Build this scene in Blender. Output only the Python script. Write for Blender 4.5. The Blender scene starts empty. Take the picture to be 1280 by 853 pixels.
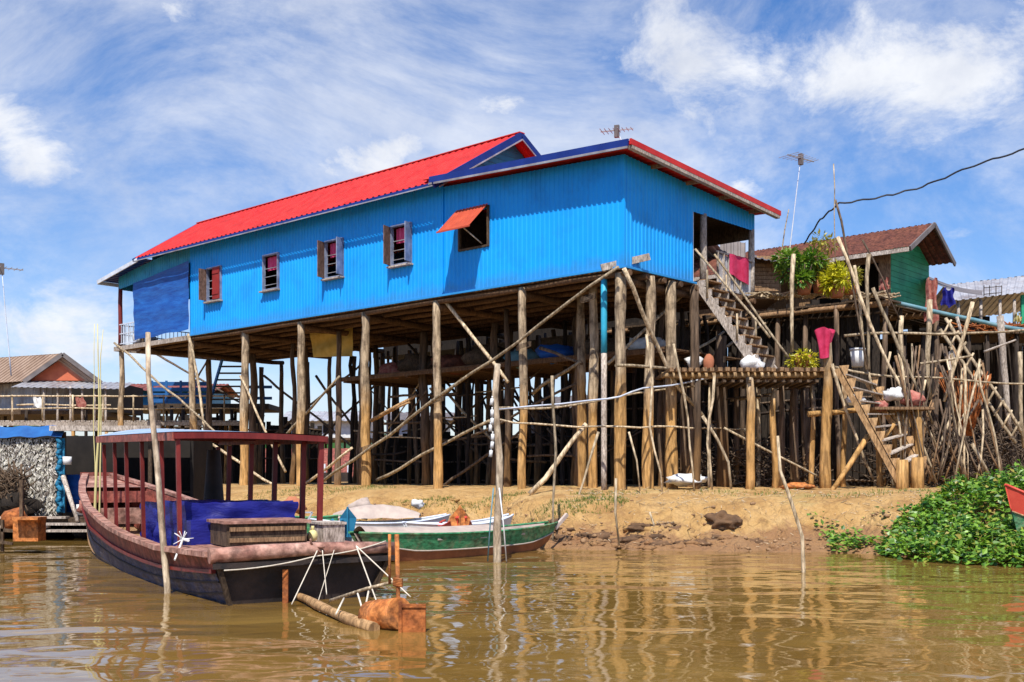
import bpy, math, random
from mathutils import Vector, noise
R = random.Random(11)
sc = bpy.context.scene
COL = sc.collection
F = 1385.0; EYE = 1.4; HZ = 597.0
def P(x, y, Y): return Vector(((x-640)/F*Y, Y, EYE+(HZ-y)/F*Y))
def GP(x, y, z=0.0):
    Y = (EYE-z)*F/(y-HZ); return Vector(((x-640)/F*Y, Y, z))
AX = (-.740, .673); BX = (.673, .740); CX, CY = 2.6, 25.7
def H(t, s, z): return Vector((CX+AX[0]*t+BX[0]*s, CY+AX[1]*t+BX[1]*s, z))
def HF(x, y, s=0.0):            # point on the plane s=const seen at a place in the photo
    u = (x-640)/F; X0 = CX+BX[0]*s; Y0 = CY+BX[1]*s
    t = (u*Y0-X0)/(AX[0]-u*AX[1]); Y = Y0+AX[1]*t
    return H(t, s, EYE+(HZ-y)/F*Y)
def HR(x, y, t=0.0):
    u = (x-640)/F; X0 = CX+AX[0]*t; Y0 = CY+AX[1]*t
    s = (u*Y0-X0)/(BX[0]-u*BX[1]); Y = Y0+BX[1]*s
    return H(t, s, EYE+(HZ-y)/F*Y)

# ---------------------------------------------------------------- materials
def nn(nt, typ, **kw):
    n = nt.nodes.new(typ)
    for k, v in kw.items(): setattr(n, k, v)
    return n
def ramp(nt, fac, stops):
    r = nn(nt, 'ShaderNodeValToRGB'); e = r.color_ramp.elements
    while len(e) < len(stops): e.new(.5)
    for i, (p, c) in enumerate(stops):
        e[i].position = p; e[i].color = (*c, 1) if len(c) == 3 else c
    nt.links.new(fac, r.inputs[0]); return r.outputs[0]
def mixc(nt, f, a, b, mode='MIX'):
    m = nn(nt, 'ShaderNodeMix', data_type='RGBA', blend_type=mode)
    for sock, v in ((0, f), (6, a), (7, b)):
        if hasattr(v, 'is_output'): nt.links.new(v, m.inputs[sock])
        elif isinstance(v, (int, float)): m.inputs[sock].default_value = v
        else: m.inputs[sock].default_value = (*v, 1)
    return m.outputs[2]
def mathn(nt, op, a, b=None, clamp=False):
    m = nn(nt, 'ShaderNodeMath', operation=op, use_clamp=clamp)
    for i, v in enumerate((a, b)):
        if v is None: continue
        if hasattr(v, 'is_output'): nt.links.new(v, m.inputs[i])
        else: m.inputs[i].default_value = v
    return m.outputs[0]
def noise_tex(nt, vec, scale, detail=4, rough=.55, stretch=None, dist=0):
    if stretch:
        mp = nn(nt, 'ShaderNodeMapping'); nt.links.new(vec, mp.inputs[0]); mp.inputs['Scale'].default_value = stretch; vec = mp.outputs[0]
    t = nn(nt, 'ShaderNodeTexNoise'); nt.links.new(vec, t.inputs['Vector'])
    t.inputs['Scale'].default_value = scale; t.inputs['Detail'].default_value = detail; t.inputs['Roughness'].default_value = rough
    t.inputs['Distortion'].default_value = dist
    return t.outputs[0]
MATS = {}
def mat(name, c1, c2, scale=3, stretch=None, rough=.7, metal=0, bump=.3, bscale=None, var=.25, dirt=None, dirtamt=.4, dscale=1.2, spec=.3, mud=None, fine=None, streak=None):
    m = bpy.data.materials.new(name); m.use_nodes = True; nt = m.node_tree
    bs = nt.nodes['Principled BSDF']
    tc = nn(nt, 'ShaderNodeTexCoord'); obj = tc.outputs['Object']
    n1 = noise_tex(nt, obj, scale, 6, .6, stretch)
    col = ramp(nt, n1, [(.3, c1), (.7, c2)])
    if dirt:
        n2 = noise_tex(nt, obj, dscale, 8, .7)
        f = mathn(nt, 'MULTIPLY', ramp(nt, n2, [(.48, (0,0,0)), (.66, (1,1,1))]), dirtamt)
        col = mixc(nt, f, col, dirt)
    if streak:
        s2 = nn(nt, 'ShaderNodeSeparateXYZ'); nt.links.new(obj, s2.inputs[0])
        gz_ = mathn(nt, 'MULTIPLY', mathn(nt, 'SUBTRACT', mathn(nt, 'ADD', 5.12, mathn(nt, 'MULTIPLY', noise_tex(nt, obj, 1.6, 7, .75, (1,1,.5)), .75)), s2.outputs[2]), 4.0, True)
        col = mixc(nt, mathn(nt, 'MULTIPLY', gz_, .35), col, (.07,.15,.22))
        n5 = noise_tex(nt, obj, 2.2, 6, .7, (3,3,.22)); col = mixc(nt, mathn(nt, 'MULTIPLY', ramp(nt, n5, [(.56,(0,0,0)),(.76,(1,1,1))]), .45), col, streak)
    if mud:
        geo = nn(nt, 'ShaderNodeNewGeometry'); sp = nn(nt, 'ShaderNodeSeparateXYZ'); nt.links.new(geo.outputs['Position'], sp.inputs[0])
        oi0 = nn(nt, 'ShaderNodeObjectInfo')
        z = mathn(nt, 'ADD', sp.outputs[2], mathn(nt, 'MULTIPLY', noise_tex(nt, obj, 2.5, 4), -1.2))
        z = mathn(nt, 'ADD', z, mathn(nt, 'MULTIPLY', oi0.outputs['Random'], 1.1))
        f = mathn(nt, 'SUBTRACT', 1.0, mathn(nt, 'MULTIPLY', mathn(nt, 'SUBTRACT', z, mud[1]), 1.1, True), True)
        col = mixc(nt, mathn(nt, 'MULTIPLY', f, .8), col, mud[0])
    if fine:
        n4 = noise_tex(nt, obj, fine, 3, .6, stretch)
        col = mixc(nt, .8, col, ramp(nt, n4, [(.38, (.42,.40,.38)), (.60, (1.18,1.18,1.18))]), 'MULTIPLY')
    oi = nn(nt, 'ShaderNodeObjectInfo')
    br = mathn(nt, 'ADD', mathn(nt, 'MULTIPLY', oi.outputs['Random'], 2*var), 1-var)
    hs = nn(nt, 'ShaderNodeHueSaturation'); nt.links.new(col, hs.inputs['Color']); nt.links.new(br, hs.inputs['Value'])
    nt.links.new(hs.outputs[0], bs.inputs['Base Color'])
    bs.inputs['Roughness'].default_value = rough; bs.inputs['Metallic'].default_value = metal
    bs.inputs['Specular IOR Level'].default_value = spec
    if bump:
        n3 = noise_tex(nt, obj, bscale or scale*3, 5, .65, stretch)
        b = nn(nt, 'ShaderNodeBump'); b.inputs['Strength'].default_value = bump; b.inputs['Distance'].default_value = .03
        nt.links.new(n3, b.inputs['Height']); nt.links.new(b.outputs[0], bs.inputs['Normal'])
    MATS[name] = m; return m
OCH = (.56, .30, .085)
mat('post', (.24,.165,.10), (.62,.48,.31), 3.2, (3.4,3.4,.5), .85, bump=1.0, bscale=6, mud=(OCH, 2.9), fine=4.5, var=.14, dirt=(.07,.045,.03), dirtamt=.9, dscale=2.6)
mat('post_old_shade', (.07,.048,.033), (.21,.14,.09), 5, (3,3,.35), .85, bump=.6, mud=((.26,.135,.045), 1.5), fine=4.5, var=.35)  # darkened copy of post; shade beneath the houses put into the colour
mat('post_far_shade', (.025,.018,.014), (.08,.055,.04), 5, (3,3,.35), .85, bump=.6, fine=11, var=.4)  # near-black copy of post; deep shade put into the colour
mat('under', (.07,.038,.02), (.17,.095,.048), 3, (4,4,.8), .85, bump=.4, fine=9, var=.3)  # darkened copy of wood; underfloor shade put into the colour
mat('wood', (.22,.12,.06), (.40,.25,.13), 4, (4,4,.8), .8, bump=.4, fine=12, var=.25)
mat('wood_dark', (.055,.035,.022), (.13,.085,.05), 4, (3,3,1), .8, bump=.4, fine=12, var=.3)
mat('wood_grey', (.36,.30,.25), (.60,.52,.44), 5, (3,3,.8), .85, bump=.5, fine=14, var=.18, dirt=(.14,.1,.07), dirtamt=.6)
mat('pole', (.36,.27,.16), (.64,.51,.34), 5, (2,2,.5), .75, bump=.5, var=.34, dirt=(.16,.11,.06), dirtamt=.5, fine=10)
mat('pole_pale', (.34,.25,.16), (.70,.58,.42), 4, (2,2,.5), .75, bump=.5, var=.1, dirt=(.26,.15,.09), dirtamt=.7, fine=9)
mat('pole_dark', (.075,.05,.035), (.18,.125,.08), 5, (2,2,.5), .8, bump=.3, var=.3, fine=10)
mat('bamboo', (.50,.42,.16), (.68,.6,.28), 5, (2,2,.4), .5, bump=.15, var=.15)
mat('ladder', (.30,.17,.075), (.52,.32,.15), 5, (2,2,.6), .8, bump=.5, fine=12, var=.1)
mat('blue_wall', (.001,.31,.82), (.004,.37,.92), .8, (1,1,.5), .5, bump=.05, var=.0, dirt=(.004,.235,.62), dirtamt=.6, dscale=.9, spec=.4, streak=(.03,.16,.36))
mat('blue_faded', (.02,.26,.50), (.05,.36,.56), 2, (1,1,.3), .55, bump=.1, var=.05, dirt=(.02,.14,.26), dirtamt=.6)
mat('blue_rail', (.008,.07,.24), (.02,.13,.36), 3, None, .6, bump=.1, var=.1)
mat('strip_blue', (.01,.10,.20), (.03,.25,.42), 14, None, .7, bump=.5, var=.0)
mat('blue_dark', (.008,.022,.15), (.014,.04,.24), 2, None, .45, bump=.05, var=.05)
mat('white_trim', (.5,.56,.68), (.72,.76,.82), 3, None, .6, bump=.1, var=.1, dirt=(.2,.18,.16), dirtamt=.5)
mat('window_frame', (.10,.14,.26), (.30,.34,.44), 5, None, .7, bump=.2, var=.1, dirt=(.08,.06,.05), dirtamt=.6)
mat('shutter_wood', (.12,.07,.055), (.24,.15,.12), 5, (3,3,.8), .8, bump=.3, var=.1, fine=12)
mat('red_roof', (.46,.014,.012), (.62,.04,.03), 2.0, (2,.5,1), .55, bump=.08, var=.03, dirt=(.30,.03,.022), dirtamt=.45, dscale=1.1)
mat('rust_roof', (.10,.032,.021), (.165,.058,.032), 2, (1,1,1), .8, bump=.2, var=.1, dirt=(.1,.035,.025), dirtamt=.7, fine=9)
mat('tan_roof', (.28,.19,.135), (.42,.31,.235), 1.5, None, .8, bump=.2, var=.1, dirt=(.2,.12,.09), dirtamt=.6, dscale=.6)
mat('tin', (.28,.28,.30), (.48,.48,.50), 2, None, .5, .2, bump=.1, var=.15, dirt=(.16,.10,.07), dirtamt=.6)
mat('tin_dark', (.10,.09,.09), (.20,.17,.16), 2, None, .6, .1, bump=.1, var=.15)
mat('green_wall', (.02,.26,.13), (.035,.36,.19), 2, (1,1,4), .6, bump=.15, var=.03, dirt=(.015,.15,.09), dirtamt=.6)
mat('teal', (.06,.17,.21), (.16,.30,.34), 3, None, .5, bump=.1, var=.05, dirt=(.25,.3,.3), dirtamt=.5)
mat('pipe_blue', (.02,.32,.50), (.05,.42,.62), 3, None, .5, bump=.1, var=.05)
mat('orange_wall', (.45,.10,.05), (.60,.17,.08), 2, None, .7, bump=.1, var=.05)
mat('red_shutter', (.20,.015,.014), (.32,.03,.025), 3, None, .6, bump=.2, var=.1)
mat('awning', (.42,.055,.025), (.56,.10,.045), 3, None, .55, bump=.1, var=.03, dirt=(.35,.06,.03), dirtamt=.6)
mat('curtain', (.50,.015,.10), (.70,.12,.24), 9, (2,2,.5), .9, bump=.2, var=.05)
mat('cloth_pink', (.50,.012,.06), (.70,.06,.16), 5, None, .9, bump=.3, var=.08)
mat('cloth_white', (.55,.55,.54), (.82,.82,.80), 5, None, .9, bump=.4, var=.08)
mat('cloth_multi', (.24,.035,.03), (.50,.24,.18), 9, None, .9, bump=.3, var=.2)
mat('tarp_blue', (.008,.05,.26), (.02,.14,.48), 2.2, (.6,.6,3.2), .5, bump=.5, bscale=5, var=.04)
mat('cargo_blue', (.008,.008,.12), (.018,.022,.25), 2.5, (1,1,3), .5, bump=.5, bscale=5, var=.03)
mat('tarp_yellow', (.45,.30,.06), (.62,.45,.13), 3, None, .8, bump=.5, bscale=6, var=.05)
mat('boat_red', (.22,.05,.035), (.38,.12,.085), 3, (1,1,1), .6, bump=.25, var=.06, dirt=(.10,.045,.035), dirtamt=.8, dscale=2.2, fine=9)
mat('boat_pink', (.31,.125,.085), (.56,.34,.26), 3, (1,1,1), .65, bump=.35, var=.06, dirt=(.16,.065,.05), dirtamt=.9, dscale=3.2, fine=9)
mat('boat_maroon', (.10,.010,.010), (.22,.03,.025), 4, (2,2,.6), .5, bump=.2, var=.15, dirt=(.10,.02,.02), dirtamt=.5)
mat('boat_blue', (.012,.02,.06), (.05,.07,.15), 3, (1,1,3), .6, bump=.4, var=.05, dirt=(.20,.16,.13), dirtamt=.7, dscale=3, fine=8)
mat('boat_black', (.014,.013,.014), (.04,.03,.028), 3, None, .7, bump=.3, var=.1, dirt=(.11,.07,.05), dirtamt=.4)
mat('canopy', (.22,.33,.50), (.40,.50,.64), 1.5, None, .5, bump=.15, var=.05, dirt=(.5,.5,.52), dirtamt=.5)
mat('canoe_green', (.03,.20,.085), (.08,.33,.15), 3, (1,1,2), .6, bump=.3, var=.05, dirt=(.30,.27,.16), dirtamt=.8, dscale=3, fine=8)
mat('canoe_brown', (.20,.07,.035), (.36,.14,.06), 3, (1,1,1), .6, bump=.3, var=.05, dirt=(.08,.04,.03), dirtamt=.6)
mat('canoe_in', (.38,.30,.26), (.56,.46,.38), 4, None, .8, bump=.3, var=.08)
mat('rust', (.26,.07,.02), (.48,.16,.04), 5, None, .85, bump=.5, var=.08, dirt=(.16,.06,.03), dirtamt=.6, dscale=3, fine=14)
mat('orange', (.50,.15,.035), (.70,.28,.08), 4, None, .8, bump=.5, var=.05, dirt=(.16,.07,.035), dirtamt=.9, dscale=5, fine=12)
mat('white', (.62,.62,.60), (.82,.82,.80), 3, None, .5, bump=.1, var=.06, dirt=(.4,.36,.3), dirtamt=.4)
mat('rope', (.55,.48,.38), (.75,.68,.55), 9, None, .9, bump=.3, var=.1)
mat('wire', (.02,.02,.025), (.05,.05,.06), 3, None, .6, bump=0, var=.1)
mat('cyan', (.01,.14,.27), (.04,.22,.36), 3, None, .5, bump=.1, var=.05)
mat('redpaint', (.55,.045,.03), (.7,.10,.06), 3, None, .5, bump=.1, var=.08)
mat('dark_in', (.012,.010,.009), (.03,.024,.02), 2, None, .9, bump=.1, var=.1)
mat('flake', (.52,.47,.42), (.80,.76,.70), 8, None, .8, bump=.4, var=.0, dirt=(.2,.16,.13), dirtamt=.7, dscale=5)
mat('terracotta', (.35,.12,.06), (.45,.18,.09), 3, None, .8, bump=.1, var=.1)
mat('mudclod', (.20,.105,.055), (.36,.20,.10), 5, None, .95, bump=.8, var=.1, dirt=(.08,.045,.03), dirtamt=.8, dscale=2.5)
mat('clod', (.07,.042,.025), (.20,.11,.055), 5, None, .95, bump=.7, var=.1)
mat('thatchwall', (.012,.009,.007), (.042,.03,.021), 6, (4,4,.5), .9, bump=.6, var=.25, fine=14)  # darkened in colour to stand for shade on screens and back house
def leafmat(name, c1, c2, c3=None):
    m = bpy.data.materials.new(name); m.use_nodes = True; nt = m.node_tree; bs = nt.nodes['Principled BSDF']
    g = nn(nt, 'ShaderNodeNewGeometry')
    col = ramp(nt, g.outputs['Random Per Island'], [(.1, c1), (.9 if c3 is None else .86, c2)]+([(.93, c3)] if c3 else []))
    nt.links.new(col, bs.inputs['Base Color']); bs.inputs['Roughness'].default_value = .42
    tr = nn(nt, 'ShaderNodeBsdfTranslucent'); nt.links.new(mixc(nt, 1.0, col, (1.1,1.2,.5), 'MULTIPLY'), tr.inputs[0])
    mx = nn(nt, 'ShaderNodeMixShader'); mx.inputs[0].default_value = .3
    nt.links.new(bs.outputs[0], mx.inputs[1]); nt.links.new(tr.outputs[0], mx.inputs[2])
    nt.links.new(mx.outputs[0], nt.nodes['Material Output'].inputs[0]); MATS[name] = m
leafmat('leaf', (.025,.10,.012), (.26,.46,.05), (.36,.30,.06))
leafmat('leaf_dark', (.02,.07,.015), (.07,.18,.03))
leafmat('leaf_yellow', (.35,.36,.02), (.75,.66,.05))
leafmat('leaf_mid', (.05,.16,.02), (.25,.36,.05))
leafmat('leaf_olive', (.20,.22,.04), (.5,.4,.08))
leafmat('grass', (.10,.17,.03), (.26,.30,.07))
leafmat('flakes', (.16,.125,.10), (.78,.73,.66))
# ---------------------------------------------------------------- mesh builder
class MB:
    def __init__(s): s.v = []; s.f = []; s.m = []; s.sm = []
    def quad(s, *p, mi=0, smooth=False):
        b = len(s.v); s.v += [Vector(q) for q in p]; s.f.append(tuple(range(b, b+len(p)))); s.m.append(mi); s.sm.append(smooth); return s
    def box(s, c, d, ax=None, mi=0):     # centre, full dims, axes
        X, Y, Z = ax or (Vector((1,0,0)), Vector((0,1,0)), Vector((0,0,1)))
        c = Vector(c); b = len(s.v); X = X*d[0]/2; Y = Y*d[1]/2; Z = Z*d[2]/2
        for k in (-1, 1):
            for j in (-1, 1):
                for i in (-1, 1): s.v.append(c+X*i+Y*j+Z*k)
        for f in ((0,2,3,1),(4,5,7,6),(0,1,5,4),(2,6,7,3),(0,4,6,2),(1,3,7,5)):
            s.f.append(tuple(b+q for q in f)); s.m.append(mi); s.sm.append(False)
        return s
    def bar(s, a, b, w, h, up=(0,0,1), mi=0):   # plank from a to b
        a = Vector(a); b = Vector(b); d = b-a; L = d.length; X = d.normalized(); U = Vector(up)
        if abs(X.dot(U)) > .97: U = Vector((0,1,0))
        Y = U.cross(X).normalized(); Z = X.cross(Y)
        return s.box((a+b)/2, (L, w, h), (X, Y, Z), mi)
    def tube(s, pts, r0, r1=None, n=8, wob=0, rn=0, seg=None, mi=0, seed=None):
        r1 = r0 if r1 is None else r1
        pts = [Vector(p) for p in pts]; rr = random.Random(seed if seed is not None else R.random())
        L = sum((pts[i+1]-pts[i]).length for i in range(len(pts)-1))
        seg = seg or max(1, min(14, int(L/.5)))
        q = []
        for k in range(seg+1):
            d = L*k/seg
            for i in range(len(pts)-1):
                l = (pts[i+1]-pts[i]).length
                if d <= l+1e-6 or i == len(pts)-2:
                    q.append(pts[i].lerp(pts[i+1], min(1, d/max(l,1e-6)))); break
                d -= l
        if wob:
            ph = [rr.uniform(0, 6.3) for _ in range(4)]
            D = (q[-1]-q[0]).normalized(); A = D.orthogonal().normalized(); B = D.cross(A)
            for k in range(1, len(q)-1):
                u = k/seg*L
                q[k] += A*wob*(math.sin(u*1.3+ph[0])+.5*math.sin(u*3.1+ph[1])) + B*wob*(math.sin(u*1.1+ph[2])+.5*math.sin(u*2.7+ph[3]))
        b = len(s.v); prev = None
        for k, p in enumerate(q):
            D = (q[min(k+1, seg)]-q[max(k-1, 0)]).normalized()
            A = D.orthogonal().normalized() if prev is None else (prev-D*prev.dot(D)).normalized()
            prev = A; B = D.cross(A); r = (r0+(r1-r0)*k/seg)*(1+rn*rr.uniform(-1, 1))
            for j in range(n):
                a = 6.28318*j/n; rj = r*(1+rn*.5*rr.uniform(-1, 1)); s.v.append(p+(A*math.cos(a)+B*math.sin(a))*rj)
        for k in range(seg):
            for j in range(n):
                s.f.append((b+k*n+j, b+k*n+(j+1)%n, b+(k+1)*n+(j+1)%n, b+(k+1)*n+j)); s.m.append(mi); s.sm.append(True)
        s.f.append(tuple(b+j for j in reversed(range(n)))); s.m.append(mi); s.sm.append(False)
        s.f.append(tuple(b+seg*n+j for j in range(n))); s.m.append(mi); s.sm.append(False)
        return s
    def corr(s, A, B, C, D, pitch=.16, depth=.025, holes=(), mi=0, flip=False):
        # A->B across the ribs, A->D along them
        A, B, C, D = map(Vector, (A, B, C, D)); Lu = (B-A).length; Lv = (D-A).length
        nrm = (B-A).cross(D-A).normalized()
        if flip: nrm = -nrm
        us = []
        k = 0
        while k*pitch < Lu:
            for fr, d in ((0,0),(.5,0),(.62,1),(.88,1)):
                u = (k+fr)*pitch
                if u < Lu: us.append((u, d*depth))
            k += 1
        us.append((Lu, 0))
        def prof(u):
            for (u0, d0), (u1, d1) in zip(us, us[1:]):
                if u0 <= u <= u1: return d0+(d1-d0)*(u-u0)/max(1e-6, u1-u0)
            return 0
        ex = [(u, prof(u)) for h in holes for u in (h[0], h[1])]
        us2 = sorted(set(us+ex)); vs = sorted(set([0, Lv]+[v for h in holes for v in (h[2], h[3])]))
        if not holes:
            nv = max(1, int(Lv/1.5)); vs = [Lv*i/nv for i in range(nv+1)]
        idx = {}
        def vert(i, j):
            if (i, j) not in idx:
                u, d = us2[i]; fu = u/Lu; fv = vs[j]/Lv
                p = A.lerp(B, fu).lerp(D.lerp(C, fu), fv)+nrm*d
                idx[(i, j)] = len(s.v); s.v.append(p)
            return idx[(i, j)]
        for i in range(len(us2)-1):
            um = (us2[i][0]+us2[i+1][0])/2
            for j in range(len(vs)-1):
                vm = (vs[j]+vs[j+1])/2
                if any(h[0] < um < h[1] and h[2] < vm < h[3] for h in holes): continue
                s.f.append((vert(i, j), vert(i+1, j), vert(i+1, j+1), vert(i, j+1))); s.m.append(mi); s.sm.append(False)
        return s
    def grid(s, fn, nu, nv, mi=0, smooth=True):
        b = len(s.v)
        for j in range(nv+1):
            for i in range(nu+1): s.v.append(Vector(fn(i/nu, j/nv)))
        for j in range(nv):
            for i in range(nu):
                k = b+j*(nu+1)+i; s.f.append((k, k+1, k+nu+2, k+nu+1)); s.m.append(mi); s.sm.append(smooth)
        return s
    def blob(s, c, r, n=12, amp=.15, mi=0, fq=2.0):
        c = Vector(c)
        def fn(u, v):
            a = u*6.28318; b_ = (v-.5)*3.14159; d = Vector((math.cos(a)*math.cos(b_), math.sin(a)*math.cos(b_), math.sin(b_)))
            k = 1+amp*noise.noise(d*fq+c*3)*2
            return c+Vector((d.x*r[0], d.y*r[1], d.z*r[2]))*k
        return s.grid(fn, n*2, n, mi)
    def leaf(s, c, d, n, L, W, mi=0):
        c = Vector(c); d = Vector(d).normalized(); w = d.cross(Vector(n)).normalized() if abs(d.dot(Vector(n).normalized())) < .98 else d.orthogonal().normalized()
        up = w.cross(d)
        b = len(s.v); s.v += [c, c+d*L*.45+w*W*.5+up*L*.06, c+d*L-up*L*.12, c+d*L*.45-w*W*.5+up*L*.06]
        s.f += [(b, b+1, b+2), (b, b+2, b+3)]; s.m += [mi, mi]; s.sm += [False, False]; return s
    def build(s, name, mats, parent=None, loc=None):
        if isinstance(mats, str): mats = [mats]
        if parent is not None: o0 = parent['_o'] if '_o' in parent else (0,0,0)
        else: o0 = loc if loc is not None else ((min(v.x for v in s.v)+max(v.x for v in s.v))/2, (min(v.y for v in s.v)+max(v.y for v in s.v))/2, min(v.z for v in s.v))
        o0 = Vector(o0); me = bpy.data.meshes.new(name)
        me.from_pydata([tuple(v-o0) for v in s.v], [], s.f)
        for k in mats: me.materials.append(MATS[k])
        me.polygons.foreach_set('material_index', s.m); me.polygons.foreach_set('use_smooth', s.sm); me.update()
        o = bpy.data.objects.new(name, me); COL.objects.link(o)
        o['_o'] = tuple(o0)
        if parent is not None: o.parent = parent
        else: o.location = o0
        return o
def tag(o, label=None, cat=None, group=None, kind=None):
    if label: o['label'] = label
    if cat: o['category'] = cat
    if group: o['group'] = group
    if kind: o['kind'] = kind
    return o
def thing(name, loc, label, cat, group=None):
    o = bpy.data.objects.new(name, None); COL.objects.link(o); o.location = loc; o['_o'] = tuple(loc)
    return tag(o, label, cat, group)
def V(*a): return Vector(a)
A3 = V(AX[0], AX[1], 0); B3 = V(BX[0], BX[1], 0); Z3 = V(0,0,1)

# ---------------------------------------------------------------- ground and water
WL = [(-400,60),(-60,48),(-30,42),(-16,36),(-10,31),(-6,27.5),(-3,25.6),(-.3,24.4),(.7,22.2),(1.6,21.4),(4,21.0),(6,20.8),(8,19.2),(9.5,17.6),(12,16.4),(30,15),(400,15)]
def yw(x):
    for (a, b), (c, d) in zip(WL, WL[1:]):
        if x <= c: return b+(d-b)*(x-a)/(c-a)
    return 15
PR = [(-30,-4),(-4,-1.6),(-1,-.35),(0,0.0),(.6,.12),(1.2,.32),(1.7,.62),(2.3,.82),(3.4,.98),(4.6,1.10),(7,1.15),(60,1.2),(5000,1.0)]
def prof(d):
    for (a, b), (c, e) in zip(PR, PR[1:]):
        if d <= c: return b+(e-b)*max(0, (d-a))/(c-a)
    return 1.0
def gz(x, y):
    n = noise.noise(V(x*.7, y*.7, 0)); d = y-yw(x)+.5*n
    z = prof(d)
    if -1 < d < 60:
        k = max(0, min(1, 1-abs(d-1.4)/2.2))
        z += k*(.24*noise.noise(V(x*1.6, y*2.0, 3))+.15*noise.noise(V(x*5, y*5, 5))+.08*noise.noise(V(x*11, y*11, 6)))
        z += .035*noise.noise(V(x*1.1, y*1.1, 7))*min(1, max(0, d)) + .02*noise.noise(V(x*5, y*5, 9))
    return z
xs = [-900,-300,-120,-70,-50,-38]+[-30+i*.25 for i in range(100)]+[-5+i*.1 for i in range(180)]+[13+i*.3 for i in range(30)]+[23,26,32,45,80,200,900]
ys = [-60,-20,5,12]+[14+i*.11 for i in range(150)]+[30.5+i*.4 for i in range(50)]+[52,56,62,72,90,130,220,500,1500,4000]
g = MB(); W_ = len(xs)
g.v = [V(x, y, gz(x, y)) for y in ys for x in xs]
for j in range(len(ys)-1):
    for i in range(W_-1):
        k = j*W_+i; g.f.append((k, k+1, k+W_+1, k+W_)); g.m.append(0); g.sm.append(True)
m = bpy.data.materials.new('earth'); m.use_nodes = True; nt = m.node_tree; bs = nt.nodes['Principled BSDF']; MATS['earth'] = m
geo = nn(nt, 'ShaderNodeNewGeometry'); pos = geo.outputs['Position']
sp = nn(nt, 'ShaderNodeSeparateXYZ'); nt.links.new(pos, sp.inputs[0])
c = ramp(nt, noise_tex(nt, pos, 1.1, 8, .65), [(.3, (.34,.175,.055)), (.48, (.53,.315,.11)), (.7, (.64,.42,.18))])
c = mixc(nt, ramp(nt, noise_tex(nt, pos, 4, 6, .7), [(.52, (0,0,0)), (.68, (.7,.7,.7))]), c, (.30,.16,.06))
wet = mathn(nt, 'SUBTRACT', 1.0, mathn(nt, 'MULTIPLY', mathn(nt, 'ADD', mathn(nt, 'SUBTRACT', sp.outputs[2], .22), mathn(nt, 'MULTIPLY', mathn(nt, 'SUBTRACT', noise_tex(nt, pos, 1.5, 6, .7), .5), -1.5)), 4.0, True), True)
c = mixc(nt, mathn(nt, 'MULTIPLY', wet, .75), c, (.27,.13,.06))
gr = mathn(nt, 'MULTIPLY', ramp(nt, noise_tex(nt, pos, .55, 5, .6), [(.56, (0,0,0)), (.68, (1,1,1))]), mathn(nt, 'MULTIPLY', mathn(nt, 'SUBTRACT', sp.outputs[2], .7), 4.0, True))
c = mixc(nt, mathn(nt, 'MULTIPLY', gr, .35), c, (.24,.26,.06))
nt.links.new(c, bs.inputs['Base Color']); bs.inputs['Roughness'].default_value = .95
b = nn(nt, 'ShaderNodeBump'); b.inputs['Strength'].default_value = 1.0; b.inputs['Distance'].default_value = .10
vr = nn(nt, 'ShaderNodeTexVoronoi', feature='DISTANCE_TO_EDGE'); nt.links.new(pos, vr.inputs[0]); vr.inputs['Scale'].default_value = 4.5
nt.links.new(mathn(nt, 'ADD', noise_tex(nt, pos, 7, 8, .72), mathn(nt, 'MULTIPLY', mathn(nt, 'MINIMUM', vr.outputs[0], .12), 2.0)), b.inputs['Height']); nt.links.new(b.outputs[0], bs.inputs['Normal'])
tag(g.build('ground', 'earth', loc=(0,0,0)), kind='structure')

m = bpy.data.materials.new('water'); m.use_nodes = True; nt = m.node_tree; bs = nt.nodes['Principled BSDF']; MATS['water'] = m
geo = nn(nt, 'ShaderNodeNewGeometry'); pos = geo.outputs['Position']
c = ramp(nt, noise_tex(nt, pos, .35, 3), [(.35, (.18,.10,.022)), (.65, (.25,.15,.038))])
nt.links.new(c, bs.inputs['Base Color']); bs.inputs['Roughness'].default_value = .045; bs.inputs['IOR'].default_value = 1.36
bs.inputs['Specular IOR Level'].default_value = .6
h1 = noise_tex(nt, pos, .85, 1, .4, (.7, 1.0, 1), .5)
h2 = noise_tex(nt, pos, 3.0, 1.5, .4, (.8, 1.1, 1), .6)
hh = mathn(nt, 'ADD', h1, mathn(nt, 'MULTIPLY', h2, .14))
b = nn(nt, 'ShaderNodeBump'); b.inputs['Strength'].default_value = 1.0; b.inputs['Distance'].default_value = .058
nt.links.new(hh, b.inputs['Height']); nt.links.new(b.outputs[0], bs.inputs['Normal'])
w = MB(); w.quad((-900,-200,0),(900,-200,0),(900,110,0),(-900,110,0))
tag(w.build('river_water', 'water', loc=(0,0,0)), kind='structure')

# ---------------------------------------------------------------- the blue house
house = thing('stilt_house', H(9, 0, 1.15), 'long bright blue corrugated stilt house with red metal roof on tall bare log stilts', 'house')
FZ = 6.30; S1 = 5.9; T1 = 18.5; TE = 23.4
def ez(t, s): return 8.90+.05*(t+.5)-.062*(s+.5)          # extension roof underside
ZM = 9.47                                                  # wall top below the main roof
wins = [(16.95,'shutter'),(13.75,'curtain'),(10.6,'curtain2'),(7.65,'curtain2')]
holes = [(T1-t-.39, T1-t+.39, 7.33-FZ, 8.42-FZ) for t, _ in wins]
w = MB(); w.corr(H(T1,0,FZ), H(6,0,FZ), H(6,0,ZM), H(T1,0,ZM), .15, .022, holes)
w.corr(H(6,0,FZ), H(0,0,FZ), H(0,0,ez(0,0)), H(6,0,ez(6,0)), .15, .022, [(6-5.37, 6-4.32, 7.39-FZ, 8.4-FZ)])
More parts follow.
